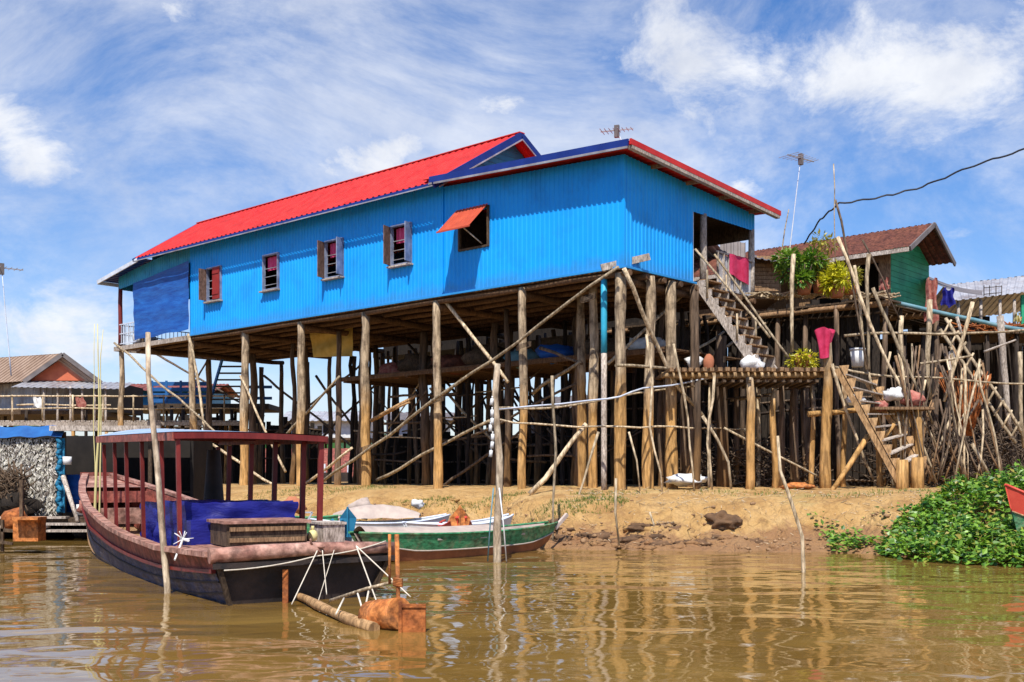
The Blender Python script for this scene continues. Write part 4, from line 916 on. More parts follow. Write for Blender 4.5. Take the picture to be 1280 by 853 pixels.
# ---------------------------------------------------------------- bank plants
def creeper(x, y): # mound height field
    cx_, cy_ = 9.4, 19.6
    e = ((x-10.2)/3.6)**2+((y-19.4)/2.9)**2
    return .92*max(0, 1-e)**.5*(.78+.9*noise.noise(V(x*1.1,y*1.1,2))+.4*noise.noise(V(x*3,y*3,4)))
w = MB(); cnt = 0
while cnt < 21000:
    x = R.uniform(6.4,12.6); y = R.uniform(16.2,22.3)
    h = creeper(x, y)
    if h <= .02: continue
    base = max(0, gz(x,y)); z = base+h*R.uniform(.55,1.0)*.92+R.uniform(-.04,.06)
    d = V(R.gauss(0,1),R.gauss(0,1)-.3,R.gauss(0,.5)).normalized()
    w.leaf((x,y,z), d, V(R.uniform(-.6,.6),R.uniform(-.9,.2),1), R.uniform(.06,.16), R.uniform(.05,.12)); cnt += 1
for k in range(2200):   # stragglers at the water edge
    x = 6.0+abs(R.gauss(0,1.6)) if k < 1500 else R.uniform(7,12.5); y = yw(x)+R.gauss(.35,.55) if k < 1500 else yw(x)-abs(R.gauss(0,.35))
    if noise.noise(V(x*2,y*2,8)) < -.05: continue
    w.leaf((x,y,max(0,gz(x,y))+R.uniform(.01,.12)), V(R.gauss(0,1),R.gauss(0,1),.3), V(R.uniform(-.4,.4),-.3,1), R.uniform(.06,.14), R.uniform(.05,.1))
for k in range(260):   # stems standing out of the mass
    x = R.uniform(7.5,12.4); y = R.uniform(16.8,21.8); h = creeper(x,y)
    if h < .2: continue
    z = max(0,gz(x,y))+h*.85; q = V(x+R.gauss(0,.08),y,z+R.uniform(.1,.28)); w.tube([(x,y,z-.1),q], .006, .004, 3, 0, seg=1)
    for j in range(3): w.leaf(q-V(0,0,.05*j), V(R.gauss(0,1),R.gauss(0,1),.3), V(0,0,1), R.uniform(.07,.14), R.uniform(.05,.09))
tag(w.build('creeper', 'leaf'), 'dense bright green water creeper covering the bank at the right', 'creeper', kind='stuff')
w = MB()
for (gx, gy, rr_, n_) in ((1.1,23.8,1.0,1500),(-2.8,27.2,1.0,900),(-.7,26.8,.7,500),(-5.4,31,1.5,600),(2.2,25.2,.6,200),(5.2,25.0,.9,160),(7.6,23.6,.9,160)):
    for k in range(n_):
        a = R.uniform(0,6.28); r_ = rr_*math.sqrt(R.random()); x = gx+math.cos(a)*r_*1.5; y = gy+math.sin(a)*r_*.7
        if y < yw(x)+.8: continue
        w.leaf((x,y,gz(x,y)-.01), V(R.gauss(0,.4),R.gauss(0,.4),1), V(1,0,0), R.uniform(.04,.11), .025)
tag(w.build('grass', 'grass'), 'short dry green grass patches on the muddy bank', 'grass', kind='stuff')
w = MB()
for k in range(900):
    x = R.uniform(-9,11); y = yw(x)+abs(R.gauss(0,.9))+.1; r_ = abs(R.gauss(0,.018))+.008
    w.blob((x,y,gz(x,y)+r_*.3), (r_*1.4,r_*1.2,r_*.8), 3, .3)
tag(w.build('bank_rubble', 'wood'), 'small clods and pebbles strewn over the muddy bank', 'rubble', kind='stuff')
w = MB()
for k in range(90):
    x = R.choice((R.uniform(.6,5.2),R.uniform(.6,9.5),R.uniform(-4,1))); y = yw(x)+abs(R.gauss(.3,.6)); r_ = R.uniform(.03,.11)
    w.blob((x,y,gz(x,y)-r_*.25), (r_*R.uniform(1.2,2.4),r_,r_*.8), 5, .4, fq=3)
for k in range(55):
    x = .8+abs(R.gauss(1.2,1.1)); y = yw(x)+R.uniform(.35,1.5); r_ = R.uniform(.03,.12)
    w.blob((x,y,gz(x,y)-r_*.2), (r_*R.uniform(1.2,2.6),r_,r_*.7), 6, .5, mi=1, fq=3)
for k in range(60):
    x = .8+abs(R.gauss(1.2,1.1)); y = yw(x)+R.uniform(.3,1.3); z = gz(x,y); a_ = R.uniform(0,6.28); L_ = R.uniform(.1,.35)
    w.tube([(x,y,z-.02),(x+math.cos(a_)*L_,y-abs(math.sin(a_))*L_,z+R.uniform(-.05,.08))], .012, .004, 4, .01, mi=1)
tag(w.build('bank_clods', ['earth','clod']), 'dark muddy clods and roots along the foot of the bank', 'clods', kind='stuff')
w = MB()
for k in range(420):
    x = R.uniform(1.2,9.5); y = yw(x)+R.uniform(.5,4.5); a = R.uniform(0,3.14); L = R.uniform(.05,.22); z = gz(x,y)+.02
    w.tube([(x,y,z),(x+math.cos(a)*L,y+math.sin(a)*L,z+R.uniform(0,.06))], .008, .005, 4, 0, seg=1)
tag(w.build('twig_litter', 'pole'), 'dry twigs and straw littering the top of the bank', 'litter', kind='stuff')
# distant tree belt
w = MB()
for k in range(160):
    x = R.uniform(-110,110); w.blob((x,R.uniform(150,175),2.5), (R.uniform(3,7),R.uniform(3,5),R.uniform(2.5,5)), 5, .5)
tag(w.build('far_treeline', 'leaf_dark'), 'low dark tree line along the horizon beyond the village', 'trees', kind='stuff')

exec_boats = True
# ---------------------------------------------------------------- main boat
BS = V(-2.40,12.60,0); BA = V(-.5,.866,0); BE = V(.866,.5,0)
def Bt(l, e, z): return BS+BA*l+BE*e+V(0,0,z)
def lerpt(T, x):
    for (a, b_), (c_, d) in zip(T, T[1:]):
        if x <= c_: return b_+(d-b_)*(x-a)/(c_-a)
    return T[-1][1]
HWt = [(0,1.03),(2,1.14),(5,1.15),(8,1.02),(10,.8),(11.6,.55),(13,.27)]
GZt = [(0,.53),(2,.50),(4,.56),(6,.68),(8,.86),(10,1.08),(13,1.43)]
KZt = [(0,.0),(1,-.12),(3,-.25),(8,-.2),(10.5,.05),(12,.45),(13,.95)]
def hw(l): return lerpt(HWt, l)
def gun(l): return lerpt(GZt, l)
def kee(l): return lerpt(KZt, l)
bt = thing('wooden_boat', Bt(5,0,0), 'large wooden boat with posts and canopy, red topsides and dark blue hull, in front', 'boat')
NS = 40
def side(sgn, l, f):  # f 0 keel .. 1 gunwale
    g_ = gun(l); k_ = kee(l); w_ = hw(l); bw = w_*.78
    return Bt(l, sgn*(bw+(w_-bw)*f**.8), k_+(g_-k_)*f)
hull = MB()
for sg in (-1,1):
    for (f0, f1, mi) in ((0,.72,1),(.72,1,0)):
        if sg < 0: hull.grid(lambda u, v: side(-1, 13*u, f0+(f1-f0)*v), NS, 5, mi)
        else: hull.grid(lambda u, v: side(1, 13*(1-u), f0+(f1-f0)*v), NS, 5, mi)
hull.grid(lambda u, v: Bt(13*u, (v*2-1)*hw(13*u)*.78, kee(13*u)), NS, 2, 1)   # bottom
hull.grid(lambda u, v: side(-1,13,v).lerp(side(1,13,v),u), 3, 6, 0)
hl = hull.build('hull', ['boat_red','boat_blue'], bt)
inn = MB()
for sg in (-1,1):
    inn.grid(lambda u, v: Bt(12.9*u, sg*(hw(12.9*u)*(.80+.18*v)-.07), kee(12.9*u)+.14+(gun(12.9*u)-kee(12.9*u)-.15)*v), NS, 3, 0)
inn.grid(lambda u, v: Bt(.1+12.8*u, (v*2-1)*hw(12.8*u)*.84, max(kee(12.8*u)+.14,.05)), NS, 2, 1)
inn.build('inner_lining', ['boat_red','wood'], bt)
tr = MB(); tr.grid(lambda u, v: side(-1,0,v).lerp(side(1,0,v),u)+V(0,0,0)-BA*(.12*v), 6, 5); tr.build('transom', 'boat_black', bt)
for sg in (-1,1):
    gw = MB(); n_ = 26
    for k in range(n_):
        l0, l1 = 13*k/n_, 13*(k+1)/n_; gw.bar(Bt(l0,sg*(hw(l0)+.0),gun(l0)+.03), Bt(l1,sg*hw(l1),gun(l1)+.03), .13, .06)
    gw.build('gunwale', 'boat_pink', bt)
    gw = MB()
    for k in range(n_):
        l0, l1 = 13*k/n_, 13*(k+1)/n_; a = side(sg,l0,.70)+BE*sg*.02; b_ = side(sg,l1,.70)+BE*sg*.02; gw.bar(a, b_, .05, .045)
    gw.build('rub_rail', 'boat_maroon', bt)
# long plank strakes on the hull side
w = MB()
for f_ in (.25,.48):
    for k in range(22):
        l0, l1 = 12*k/22, 12*(k+1)/22; w.bar(side(-1,l0,f_)-BE*.006, side(-1,l1,f_)-BE*.006, .015, .02)
w.build('strake_line', 'boat_black', bt)
# bow cap panels
w = MB(); w.grid(lambda u, v: Bt(10.9+2.0*u, (v*2-1)*hw(10.9+2*u)*.93, gun(10.9+2*u)+.02-.05*math.sin(u*3)), 8, 4); w.build('bow_deck', 'boat_pink', bt)
w = MB(); w.bar(Bt(13.05,-.36,1.46), Bt(13.05,.36,1.46), .12, .1); w.build('bow_beam', 'boat_red', bt)
# stern deck
w = MB()
for k in range(9):
    e = -.92+k*.23; w.bar(Bt(-.12,e,.545+.004*(k%2)), Bt(1.6,e,.545+.004*(k%2)), .215, .05)
w.build('stern_deck', 'boat_pink', bt)
w = MB(); w.tube([Bt(-.14,-1.08,.55), Bt(-.16,0,.60), Bt(-.14,1.1,.58)], .085, .07, 9, .015, .08); w.build('stern_beam', 'boat_pink', bt)
w = MB(); w.bar(Bt(-.19,-1.05,.44), Bt(-.19,1.07,.46), .04, .06); w.build('stern_plank', 'boat_black', bt)
w = MB(); w.bar(Bt(-.16,-1.0,.5), Bt(-.05,-.80,-.1), .05, .07, BA); w.build('stern_post', 'wood_dark', bt)
w = MB(); w.bar(Bt(-.16,1.02,.5), Bt(-.05,.82,.0), .05, .08, BA); w.build('stern_post', 'wood_dark', bt)
# canopy
can = MB(); CL0, CL1 = 1.65, 6.95
def cf(u, v, dz=0):
    l = CL0+(CL1-CL0)*u; e = (v*2-1)*1.04; return Bt(l+.3*v, e, 1.93+.022*(l-CL0)+(.02+.13*u)*(1-(v*2-1)**2)+dz)
can.grid(lambda u, v: cf(u,v,.03), 14, 12, 0); can.grid(lambda u, v: cf(u,1-v,0.0), 14, 12, 1)
cn = can.build('canopy', ['canopy','boat_maroon'], bt)
fa = MB()
for k in range(12):
    v0, v1 = k/12, (k+1)/12
    fa.bar(cf(0,v0,-.02), cf(0,v1,-.02), .04, .075)
fa.build('end_fascia', 'boat_maroon', cn)
fa = MB()
for k in range(12): fa.bar(cf(1,k/12,-.02), cf(1,(k+1)/12,-.02), .04, .075)
fa.build('end_fascia', 'boat_maroon', cn)
for v in (0,1):
    fa = MB()
    for k in range(10): fa.bar(cf(k/10,v,-.03), cf((k+1)/10,v,-.03), .04, .10)
    fa.build('side_fascia', 'boat_red', cn)
for l in (1.55+.15,2.6,3.8,4.9,5.8,6.7):
    w = MB(); w.bar(Bt(l,-.95,gun(l)-.05), Bt(l,-.98,1.93), .05, .05, BA); w.build('canopy_post', 'boat_maroon', bt)
for l in (2.0,2.7,3.95,5.15,6.4,7.1):
    w = MB(); w.bar(Bt(l,.95,gun(l)-.05), Bt(l,.98,1.93), .065, .06, BA); w.build('canopy_post', 'boat_maroon', bt)
for k in range(4):
    l = 2.2+1.3*k; w = MB(); w.bar(cf((l-CL0)/(CL1-CL0),0,.0), cf((l-CL0)/(CL1-CL0),1,.0), .05, .05); w.build('roof_batten', 'boat_maroon', cn)
# low bench and side fence at the bow part
w = MB()
for k in range(8): w.bar(Bt(5.2+.28*k,.75,gun(6)-.3), Bt(5.2+.28*k,.75,gun(6)+.05), .06, .04, BA)
w.bar(Bt(5.1,.75,gun(6)+.07), Bt(7.4,.75,gun(6)+.07), .07, .05); w.build('bench_rail', 'wood_grey', bt)
w = MB(); w.box(Bt(8.3,0,.72), (.12,1.5,.28), (BA,BE,Z3)); w.build('thwart', 'boat_pink', bt)
w = MB(); w.box(Bt(10.6,0,1.02), (.12,1.3,.22), (BA,BE,Z3)); w.build('thwart', 'boat_red', bt)
# cargo
def bcorner(px, py, z): return GP(px, py, z)
w = MB(); 
def rbox(c_, d_, axs, amp=.02, n_=8, m_=None):
    mb = MB(); X, Y_, Z = axs
    for ax_, u_, v_ in ((0,1,2),(1,2,0),(2,0,1)):
        for sg in (-1,1):
            A_ = axs[ax_]*d_[ax_]/2*sg; U = axs[u_]*d_[u_]/2; W2 = axs[v_]*d_[v_]/2
            def fn(u, v, A_=A_, U=U, W2=W2, sg=sg):
                if sg < 0: u = 1-u
                q_ = A_+U*(2*u-1)+W2*(2*v-1); k_ = amp*noise.noise((c_+q_)*3)+amp*.6*noise.noise((c_+q_)*8)
                return c_+q_*(1+k_*2)
            mb.grid(fn, n_, n_)
    return mb
cb = rbox(Bt(4.3,.0,.72), (1.5,1.35,.62), (BA,BE,Z3), .06, 12)
# long blue tarp box lying across
cb2 = rbox(Bt(2.7,-.08,.78), (1.5,1.45,.60), (BA,BE,Z3), .05, 14)
cb.v += []; b0 = len(cb.v); cb.v += cb2.v; cb.f += [tuple(i+b0 for i in f) for f in cb2.f]; cb.m += cb2.m; cb.sm += cb2.sm
cb.box(Bt(1.75,-.70,.70), (.36,.30,.34), (BA,BE,Z3))
tag(cb.build('tarp_covered_cargo', 'cargo_blue'), 'deep blue tarpaulin wrapped cargo under the boat canopy', 'cargo')
bx = thing('wooden_chest', Bt(1.2,.2,.57), 'long low weathered wooden chest on the stern deck beside the blue cargo', 'chest')
w = MB(); w.box(Bt(1.15,-.14,.72), (.72,.98,.26), (BA,BE,Z3)); w.build('body', 'wood_dark', bx)
w = MB()
for k in range(4): w.box(Bt(.84+.2*k,-.14,.87+.003*(k%2)), (.19,1.06,.035), (BA,BE,Z3))
w.build('lid', 'boat_pink', bx)
w = MB()
for k in range(2): w.bar(Bt(.77,-.60,.66+.13*k), Bt(.77,.32,.66+.13*k), .02, .05)
w.build('front_board', 'wood', bx)
w = MB(); p = Bt(1.0,.50,.68); w.blob(p, (.065,.065,.075), 8, .03); w.tube([p+V(0,0,.06), p+V(0,0,.12)], .02, .02, 8)
tag(w.build('buoy', 'bamboo'), 'pale yellow round float hanging by the starboard canopy post', 'float')
w = MB(); w.box(Bt(1.25,.78,.70), (.5,.28,.22), (BA,BE,Z3)); w.box(Bt(1.25,.78,.825), (.54,.32,.03), (BA,BE,Z3)); tag(w.build('small_crate', 'wood_grey'), 'small grey wooden crate at the starboard stern corner', 'crate')
w = MB(); w.grid(lambda u, v: Bt(6.9+.12*math.cos(u*6.28)*(1.6-.7*v), .85+.12*math.sin(u*6.28)*(1.6-.7*v), .75+1.12*v), 16, 8); tag(w.build('rolled_curtain', 'boat_black'), 'dark rolled curtain hanging from the boat canopy edge', 'curtain')
# ropes
def rope(pts, r, label, m_='rope', sag=0, group='ropes at the boat stern'):
    q = []
    for i in range(len(pts)-1):
        for k in range(6):
            u = k/6; q.append(pts[i].lerp(pts[i+1],u)-V(0,0,sag*4*u*(1-u)))
    q.append(pts[-1]); w = MB(); w.tube(q, r, r, 6, 0, .05, seg=min(30,len(q)*2)); return tag(w.build('rope', m_), label, 'rope', group)
pc = Bt(1.05,.98,.72)
rope([Bt(-.26,-.95,.40), Bt(-.25,.1,.52), Bt(-.22,.95,.66)], .008, 'long pale rope running along the transom top', sag=.03)
rope([Bt(-.3,.55,.62), Bt(-.75,.62,.0)], .008, 'pale rope from stern beam straight down to the cross pole')
rope([Bt(-.3,.55,.62), Bt(-.8,1.0,.06)], .008, 'pale rope slanting right from stern beam to the cross pole')
rope([Bt(-.26,.10,.58), Bt(-.5,-.28,.02)], .007, 'brown rope slanting left down the dark transom')
rope([Bt(-.26,.16,.58), Bt(-.45,.14,.1)], .006, 'short brown rope hanging at the middle of the transom')
rope([Bt(-.26,.3,.58), Bt(-.4,.05,.0)], .005, 'thin frayed rope end at the middle of the transom')
rp = GP(206,690,.62)
w = MB(); c_ = Bt(1.35,-1.0,.66)
for k in range(9):
    a = R.uniform(0,6.28); w.tube([c_, c_+V(math.cos(a)*.12, R.uniform(-.1,.1), math.sin(a)*.10)], .007, .005, 5)
w.tube([c_, Bt(.9,-1.2,.45)], .015, .012, 5); w.tube([c_-BA*.25, c_+BA*.1], .02, .02, 6)
tag(w.build('rope_knot', 'white'), 'white knotted rope lashing on the port gunwale', 'rope')
w = MB(); c_ = Bt(-.2,.06,.62)
for k in range(7):
    a = R.uniform(0,6.28); w.tube([c_, c_+V(math.cos(a)*.14, R.uniform(-.08,.02), math.sin(a)*.09)], .02, .012, 5)
tag(w.build('rope_knot', 'boat_pink'), 'reddish rag knot tied round the middle of the stern beam', 'rope')

# rudder gear
rg = thing('rudder_gear', GP(470,780), 'yellow brown log with rusty plate and thin rods behind the boat stern', 'rudder gear')
w = MB(); w.tube([GP(352,742,.05)+V(0,.3,0), GP(395,757,.05), GP(440,776,.04), GP(468,786,.02)], .042, .055, 9, .012, .12); w.build('log', 'ladder', rg)
w = MB(); w.bar(P(357,712,12.35), P(357,770,12.35), .06, .05, V(0,1,0)); w.build('post', 'rust', rg)
w = MB(); w.tube([P(496,668,10.2), P(499,800,10.2)], .022, .018, 7, .004); w.build('rod', 'orange', rg)
w = MB(); w.tube([P(487,668,10.6), P(487,730,10.6)], .016, .014, 6, .004); w.build('rod', 'orange', rg)
w = MB(); c_ = P(516,779,10.05); w.box(c_, (.235,.06,.34)); w.bar(c_+V(-.12,-.03,.16), c_+V(.12,-.03,.16), .03, .03); w.bar(c_+V(-.11,-.04,-.17), c_+V(-.11,-.04,.20), .03, .03, V(0,1,0)); w.build('plate', 'rust', rg)
w = MB(); w.tube([P(413,751,11.3), P(460,738,10.9), P(502,725,10.5)], .018, .015, 7, .01); w.build('cross_pole', 'pole', rg)
for (x0,y0,x1,y1) in ((447,742,457,775),(461,738,453,778),(430,748,420,768)):
    w = MB(); w.tube([P(x0,y0,10.9), P(x1,y1,10.6)], .01, .01, 5); w.build('lashing', 'rope', rg)
w = MB()
for k in range(5): w.tube([P(492,723+k*2,10.2), P(503,725+k*2,10.15)], .014, .012, 5)
w.build('lashing', 'orange', rg)
w = MB(); w.tube([P(464,772,10.45), P(500,767,10.15)], .155, .15, 16, 0, .02, seg=4); w.tube([P(472,771,10.38), P(475,771,10.36)], .162, .162, 16, seg=1)
tag(w.build('float_drum', 'orange'), 'faded orange drum float beside the rusty plate in the water', 'float')

# mooring poles
def mpole(pts, zbase_y, r, label, m_='pole', wob=.02, name='mooring_pole', r1=None):
    Y = EYE*F/(zbase_y-HZ); q = [P(x,y,Y) for x, y in pts]; q.append(V(q[-1].x+.01,Y,-1.0)); return pole_thing(name, q, r, m_, label, 'mooring pole', r1=r1, wob=wob, n=10)
w_ = mpole([(207,742),(200,640),(190,500),(185,416)][::-1], 742, .03, 'pale bent pole standing against the port side of the boat', 'pole_pale', r1=.047, wob=.035)
mpole([(622,455),(619,560),(621,660),(622,703)], 703, .05, 'thick pale pole hung with bottles standing in the water beside the green canoe', 'pole_pale', r1=.074, wob=.035)
mpole([(1003,716),(1001,660),(985,610),(972,545)][::-1], 716, .022, 'thin crooked stick standing in the water by itself at right', r1=.035, wob=.035)
mpole([(122,405),(122,540),(119,690)], 690, .008, 'left yellow bamboo of the close pair beside the bow', 'bamboo', wob=.02, r1=.038)
mpole([(129,412),(125,540),(122,692)], 692, .006, 'right thinner bamboo of the close pair beside the bow', 'bamboo', wob=.02, r1=.022)
mpole([(118,405),(119,470),(116,688)], 688, .005, 'wispy bamboo tip leaning left by the bow pair', 'bamboo', wob=.02, r1=.014)
# strings and bottles on the thick pole
Yp = EYE*F/106
for i,(dx,m_,lb) in enumerate(((-8,'teal','blue string hanging down the left of the thick water pole'),(10,'white','white string hanging down the right of the thick water pole'))):
    q = P(620+dx*.4,610,Yp-.12); w = MB(); w.tube([q, P(620+dx,665,Yp-.15), P(620+dx*1.3,702,Yp-.15)], .012, .012, 5, .01); tag(w.build('hanging_string', m_), lb, 'string')
w = MB()
for k in range(7):
    y = 500+k*11+R.uniform(-3,3); c_ = P(615+R.uniform(-2,1),y,Yp-.1); w.tube([c_, c_+V(R.uniform(-.03,.0),0,-.11)], .028, .03, 8, seg=1); w.tube([c_, c_+V(0,0,.04)], .012, .012, 6, seg=1)
tag(w.build('bottle_string', 'white'), 'string of small clear bottles tied down the thick water pole', 'bottles')

# ---------------------------------------------------------------- canoes
def canoe(a, b_, wd, g0, gm, g1, mats, name, label, rake=.35, deck=None, strip=.5, cat='canoe', depth=.12, seat=True):
    a = V(*a); b_ = V(*b_); ax = (b_-a); L = ax.length; ax.normalize(); pr = V(-ax.y, ax.x, 0)
    th = thing(name, (a+b_)/2, label, cat)
    def wf(u): return wd/2*max(.07, math.sin(min(1,max(0,u*.96+.02))*3.14159))**.55
    def gf(u): return gm+((g0-gm)*(1-2*u)**2.2 if u < .5 else (g1-gm)*(2*u-1)**2.2)
    def kf(u): return -depth+max(0,(abs(2*u-1)-.6))*1.3*.5
    def pt(u, sg, f): 
        w_ = wf(u); return a+ax*(L*u+(u-.5)*2*rake*f*.5)+pr*sg*w_*(.62+.38*f**.7)+V(0,0,kf(u)+(gf(u)-kf(u))*f)
    h = MB()
    for sg in (-1,1):
        for f0, f1, mi in ((0,strip,1),(strip,1,0)):
            h.grid(lambda u, v, sg=sg: pt(u if sg < 0 else 1-u, sg, f0+(f1-f0)*v), 28, 4, mi)
    h.grid(lambda u, v: pt(u,-1,0).lerp(pt(u,1,0),v), 28, 2, 1)
    h.build('hull', mats[:2], th)
    i_ = MB()
    for sg in (-1,1): i_.grid(lambda u, v, sg=sg: pt(.02+.96*u,sg,.25+.74*v)-pr*sg*.035, 28, 3)
    i_.grid(lambda u, v: pt(.03+.94*u,-1,.25).lerp(pt(.03+.94*u,1,.25),v), 28, 2); i_.build('inside', mats[2], th)
    for sg in (-1,1):
        r_ = MB(); r_.tube([pt(k/16,sg,1.0)+V(0,0,.01) for k in range(17)], .022, .022, 6, seg=32); r_.build('rim', mats[3], th)
        r_ = MB(); r_.tube([pt(k/16,sg,strip)+pr*sg*.01 for k in range(17)], .014, .014, 6, seg=32); r_.build('rub_rail', mats[4], th)
    if seat:
        for u in (.3,.5,.72): s_ = MB(); s_.bar(pt(u,-1,.85), pt(u,1,.85), .18, .03); s_.build('thwart', mats[2], th)
    if deck:
        d_ = MB(); d_.grid(lambda u, v: pt(deck[0]+(deck[1]-deck[0])*u,-1,.97).lerp(pt(deck[0]+(deck[1]-deck[0])*u,1,.97),v)+V(0,0,.03+.10*math.sin(v*3.14)), 12, 6); d_.build('deck', mats[2], th)
    return th, pt
GA = GP(452,707); GB = GP(682,687)
cz, cpt = canoe((GA.x,GA.y+.45,0), (GB.x,GB.y+.3,0), 1.0, .50, .42, .50, ['canoe_green','canoe_brown','canoe_in','canoe_green','canoe_in'], 'green_canoe', 'green and brown wooden canoe moored beside the thick pole', .5, (.02,.62), .5)
w = MB(); w.bar(cpt(1,-1,.7), cpt(1,-1,1)+V(.20,.2,.16), .06, .07, Z3); w.build('stem_post', 'canoe_in', cz)
canoe((-4.0,22.6,0), (-1.5,23.6,0), .95, .55, .45, .60, ['white','boat_black','cloth_white','white_trim','wood'], 'white_canoe', 'pale canoe with cloth cover behind the boat stern', .3, None, .35)
w = MB(); w.grid(lambda u, v: V(-3.7+1.75*u,23.05+.5*u+(v-.5)*.7,.55+.28*math.sin(v*3.14)*math.sin(.4+u*2.4)+.03*noise.noise(V(u*6,v*6,0))), 16, 10); tag(w.build('cover_sheet', 'canoe_in'), 'pale pink sheet bulging over the canoe behind the stern', 'cover')
canoe((-2.0,22.0,0), (-.15,23.0,0), .85, .5, .45, .62, ['white','boat_black','cloth_white','white_trim','wood'], 'white_canoe', 'short white canoe with dark inside next to the orange bow tip', .3, None, .35)
ob, opt_ = canoe((-1.3,22.9,0), (-.95,20.6,0), .6, .5, .44, .66, ['redpaint','canoe_brown','canoe_in','redpaint','wood'], 'red_canoe', 'narrow canoe with bright orange red diamond shaped bow', .3, None, .4)
w = MB(); c_ = P(575,648,20.5); w.quad(c_+V(0,-.05,.24), c_+V(-.19,0,0), c_+V(-.13,0,-.25), c_+V(.13,0,-.25), c_+V(.19,0,0)); w.quad(c_+V(0,.9,-.05), c_+V(-.19,0,0), c_+V(0,-.05,.24)); w.quad(c_+V(0,.9,-.05), c_+V(0,-.05,.24), c_+V(.19,0,0)); w.bar(c_+V(0,-.055,.24), c_+V(0,-.01,-.25), .02, .02); w.build('bow_panel', 'orange', ob)
bb, _ = canoe((-3.4,21.5,0), (-3.05,19.3,0), .6, .5, .42, .66, ['cyan','boat_blue','canoe_in','cyan','wood'], 'blue_canoe', 'narrow canoe with bright sky blue bow behind the boat stern', .3, None, .4)
w = MB(); c_ = P(435,648,19.4); w.quad(c_+V(0,-.05,.20), c_+V(-.15,0,0), c_+V(-.09,0,-.33), c_+V(.09,0,-.33), c_+V(.15,0,0)); w.quad(c_+V(0,.9,-.05), c_+V(-.15,0,0), c_+V(0,-.05,.20)); w.quad(c_+V(0,.9,-.05), c_+V(0,-.05,.20), c_+V(.15,0,0)); w.bar(c_+V(0,-.06,.2), c_+V(0,-.02,-.33), .03, .03); w.build('bow_panel', 'cyan', bb)
gb, _ = canoe((-5.6,23.6,0), (-3.6,22.6,0), .9, .66, .55, .62, ['canoe_green','boat_black','canoe_in','canoe_green','white_trim'], 'green_canoe', 'dark green canoe with pale triangles behind the boat cargo', .3, None, .4)
w = MB()
for x in (357,383):
    c_ = P(x,647,22.1); 
    for (dx0,dx1) in ((-.12,0),(.12,0)): w.bar(c_+V(dx0,0,.1), c_+V(dx1,0,-.1), .03, .03, V(0,1,0))
    w.bar(c_+V(-.12,0,.1), c_+V(.12,0,.1), .03, .03)
w.build('painted_triangles', 'white_trim', gb)
for x, y, Y, m_, r, lb in ((452,636,24,'canoe_in',.2,'pale grey bundle lying in the pale canoe'),(522,630,24.5,'cloth_white',.10,'white cloth lump on the bank behind the canoes'),(368,632,22.5,'terracotta',.16,'brown jar standing in the dark green canoe')):
    w = MB(); w.blob(P(x,y,Y), (r*1.4,r,r), 8, .3); tag(w.build('bundle', m_), lb, 'bundle')
# bow of red boat at right edge
canoe((8.42,18.3,0), (12.6,16.9,0), .9, 1.27, .70, .95, ['redpaint','canoe_green','canoe_in','redpaint','wood'], 'red_boat', 'tip of a red boat poking in over the creeper at the right edge', .5, None, .62, cat='boat')

# ---------------------------------------------------------------- left boathouse
fh = thing('floating_shed', V(-10.5,27,.3), 'dark open floating shed with a flaky pale wall and blue roof edge at the left', 'shed')
Y0 = 25.6
xl, xm, xr = P(-90,0,Y0).x, P(72,0,Y0).x, P(188,0,Y0).x
zb, zt = P(0,641,Y0).z, P(0,548,Y0).z
w = MB(); w.box(V((xl+xm)/2,Y0+.04,(zb+zt)/2), (xm-xl,.05,zt-zb)); w.build('wall_frame', 'thatchwall', fh)
w = MB()
for k in range(4200):
    x = R.uniform(xl,xm-.02); z = zb+.05+(zt-zb-.06)*R.random(); row = round(z*4.5)/4.5; z = row+R.uniform(-.12,.12)
    w.leaf((x,Y0-.02,min(z,zt)), V(R.gauss(0,.7),-R.uniform(.1,.6),-1), V(0,-1,.1), R.uniform(.07,.16), R.uniform(.03,.07))
w.build('flaky_wall', 'flakes', fh)
w = MB()
for k in range(14):
    a_ = V(xm+.06+.05*math.sin(k*2.1),Y0-.05,zb+(zt-zb)*k/14); b2 = V(xm+.06+.05*math.sin((k+1)*2.1),Y0-.05,zb+(zt-zb)*(k+1)/14); w.tube([a_,b2], .06, .055, 5, .02, seg=3)
w.box(V(xm+.06,Y0+.02,(zb+zt)/2), (.2,.05,zt-zb)); w.build('twisted_strip', 'strip_blue', fh)
w = MB(); w.grid(lambda u, v: V(xl+(xm+.15-xl)*u, Y0-.15+v*.3, zt-.02+.06*u+.26*v+.02*math.sin(u*30)), 20, 5); w.grid(lambda u, v: V(xl+(xm+.15-xl)*u, Y0+.15+v*2.5, zt+.24+.06*u+.12*v), 10, 3); w.build('tarp_roof_edge', 'blue_rail', fh)
w = MB()
for k in range(6): w.bar(V(xm-.1,Y0+.1+.6*k,P(0,537,Y0).z+.02*k), V(xr+.3,Y0+.1+.6*k,P(0,537,Y0).z+.02*k), .58, .04)
w.bar(V(xm-.1,Y0-.2,P(0,536,Y0).z), V(xr+.3,Y0-.2,P(0,536,Y0).z), .05, .12); w.build('plank_roof', 'wood_grey', fh)
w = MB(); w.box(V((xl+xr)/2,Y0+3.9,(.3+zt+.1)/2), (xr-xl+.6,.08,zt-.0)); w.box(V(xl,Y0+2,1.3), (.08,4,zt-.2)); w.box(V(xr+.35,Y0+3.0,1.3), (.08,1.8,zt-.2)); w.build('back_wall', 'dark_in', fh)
for x in (78,186):
    w = MB(); p = P(x,0,Y0); w.tube([V(p.x,Y0+.1,.2), V(p.x,Y0+.1,zt+.15)], .05, .05, 7); w.build('corner_post', 'wood_dark', fh)
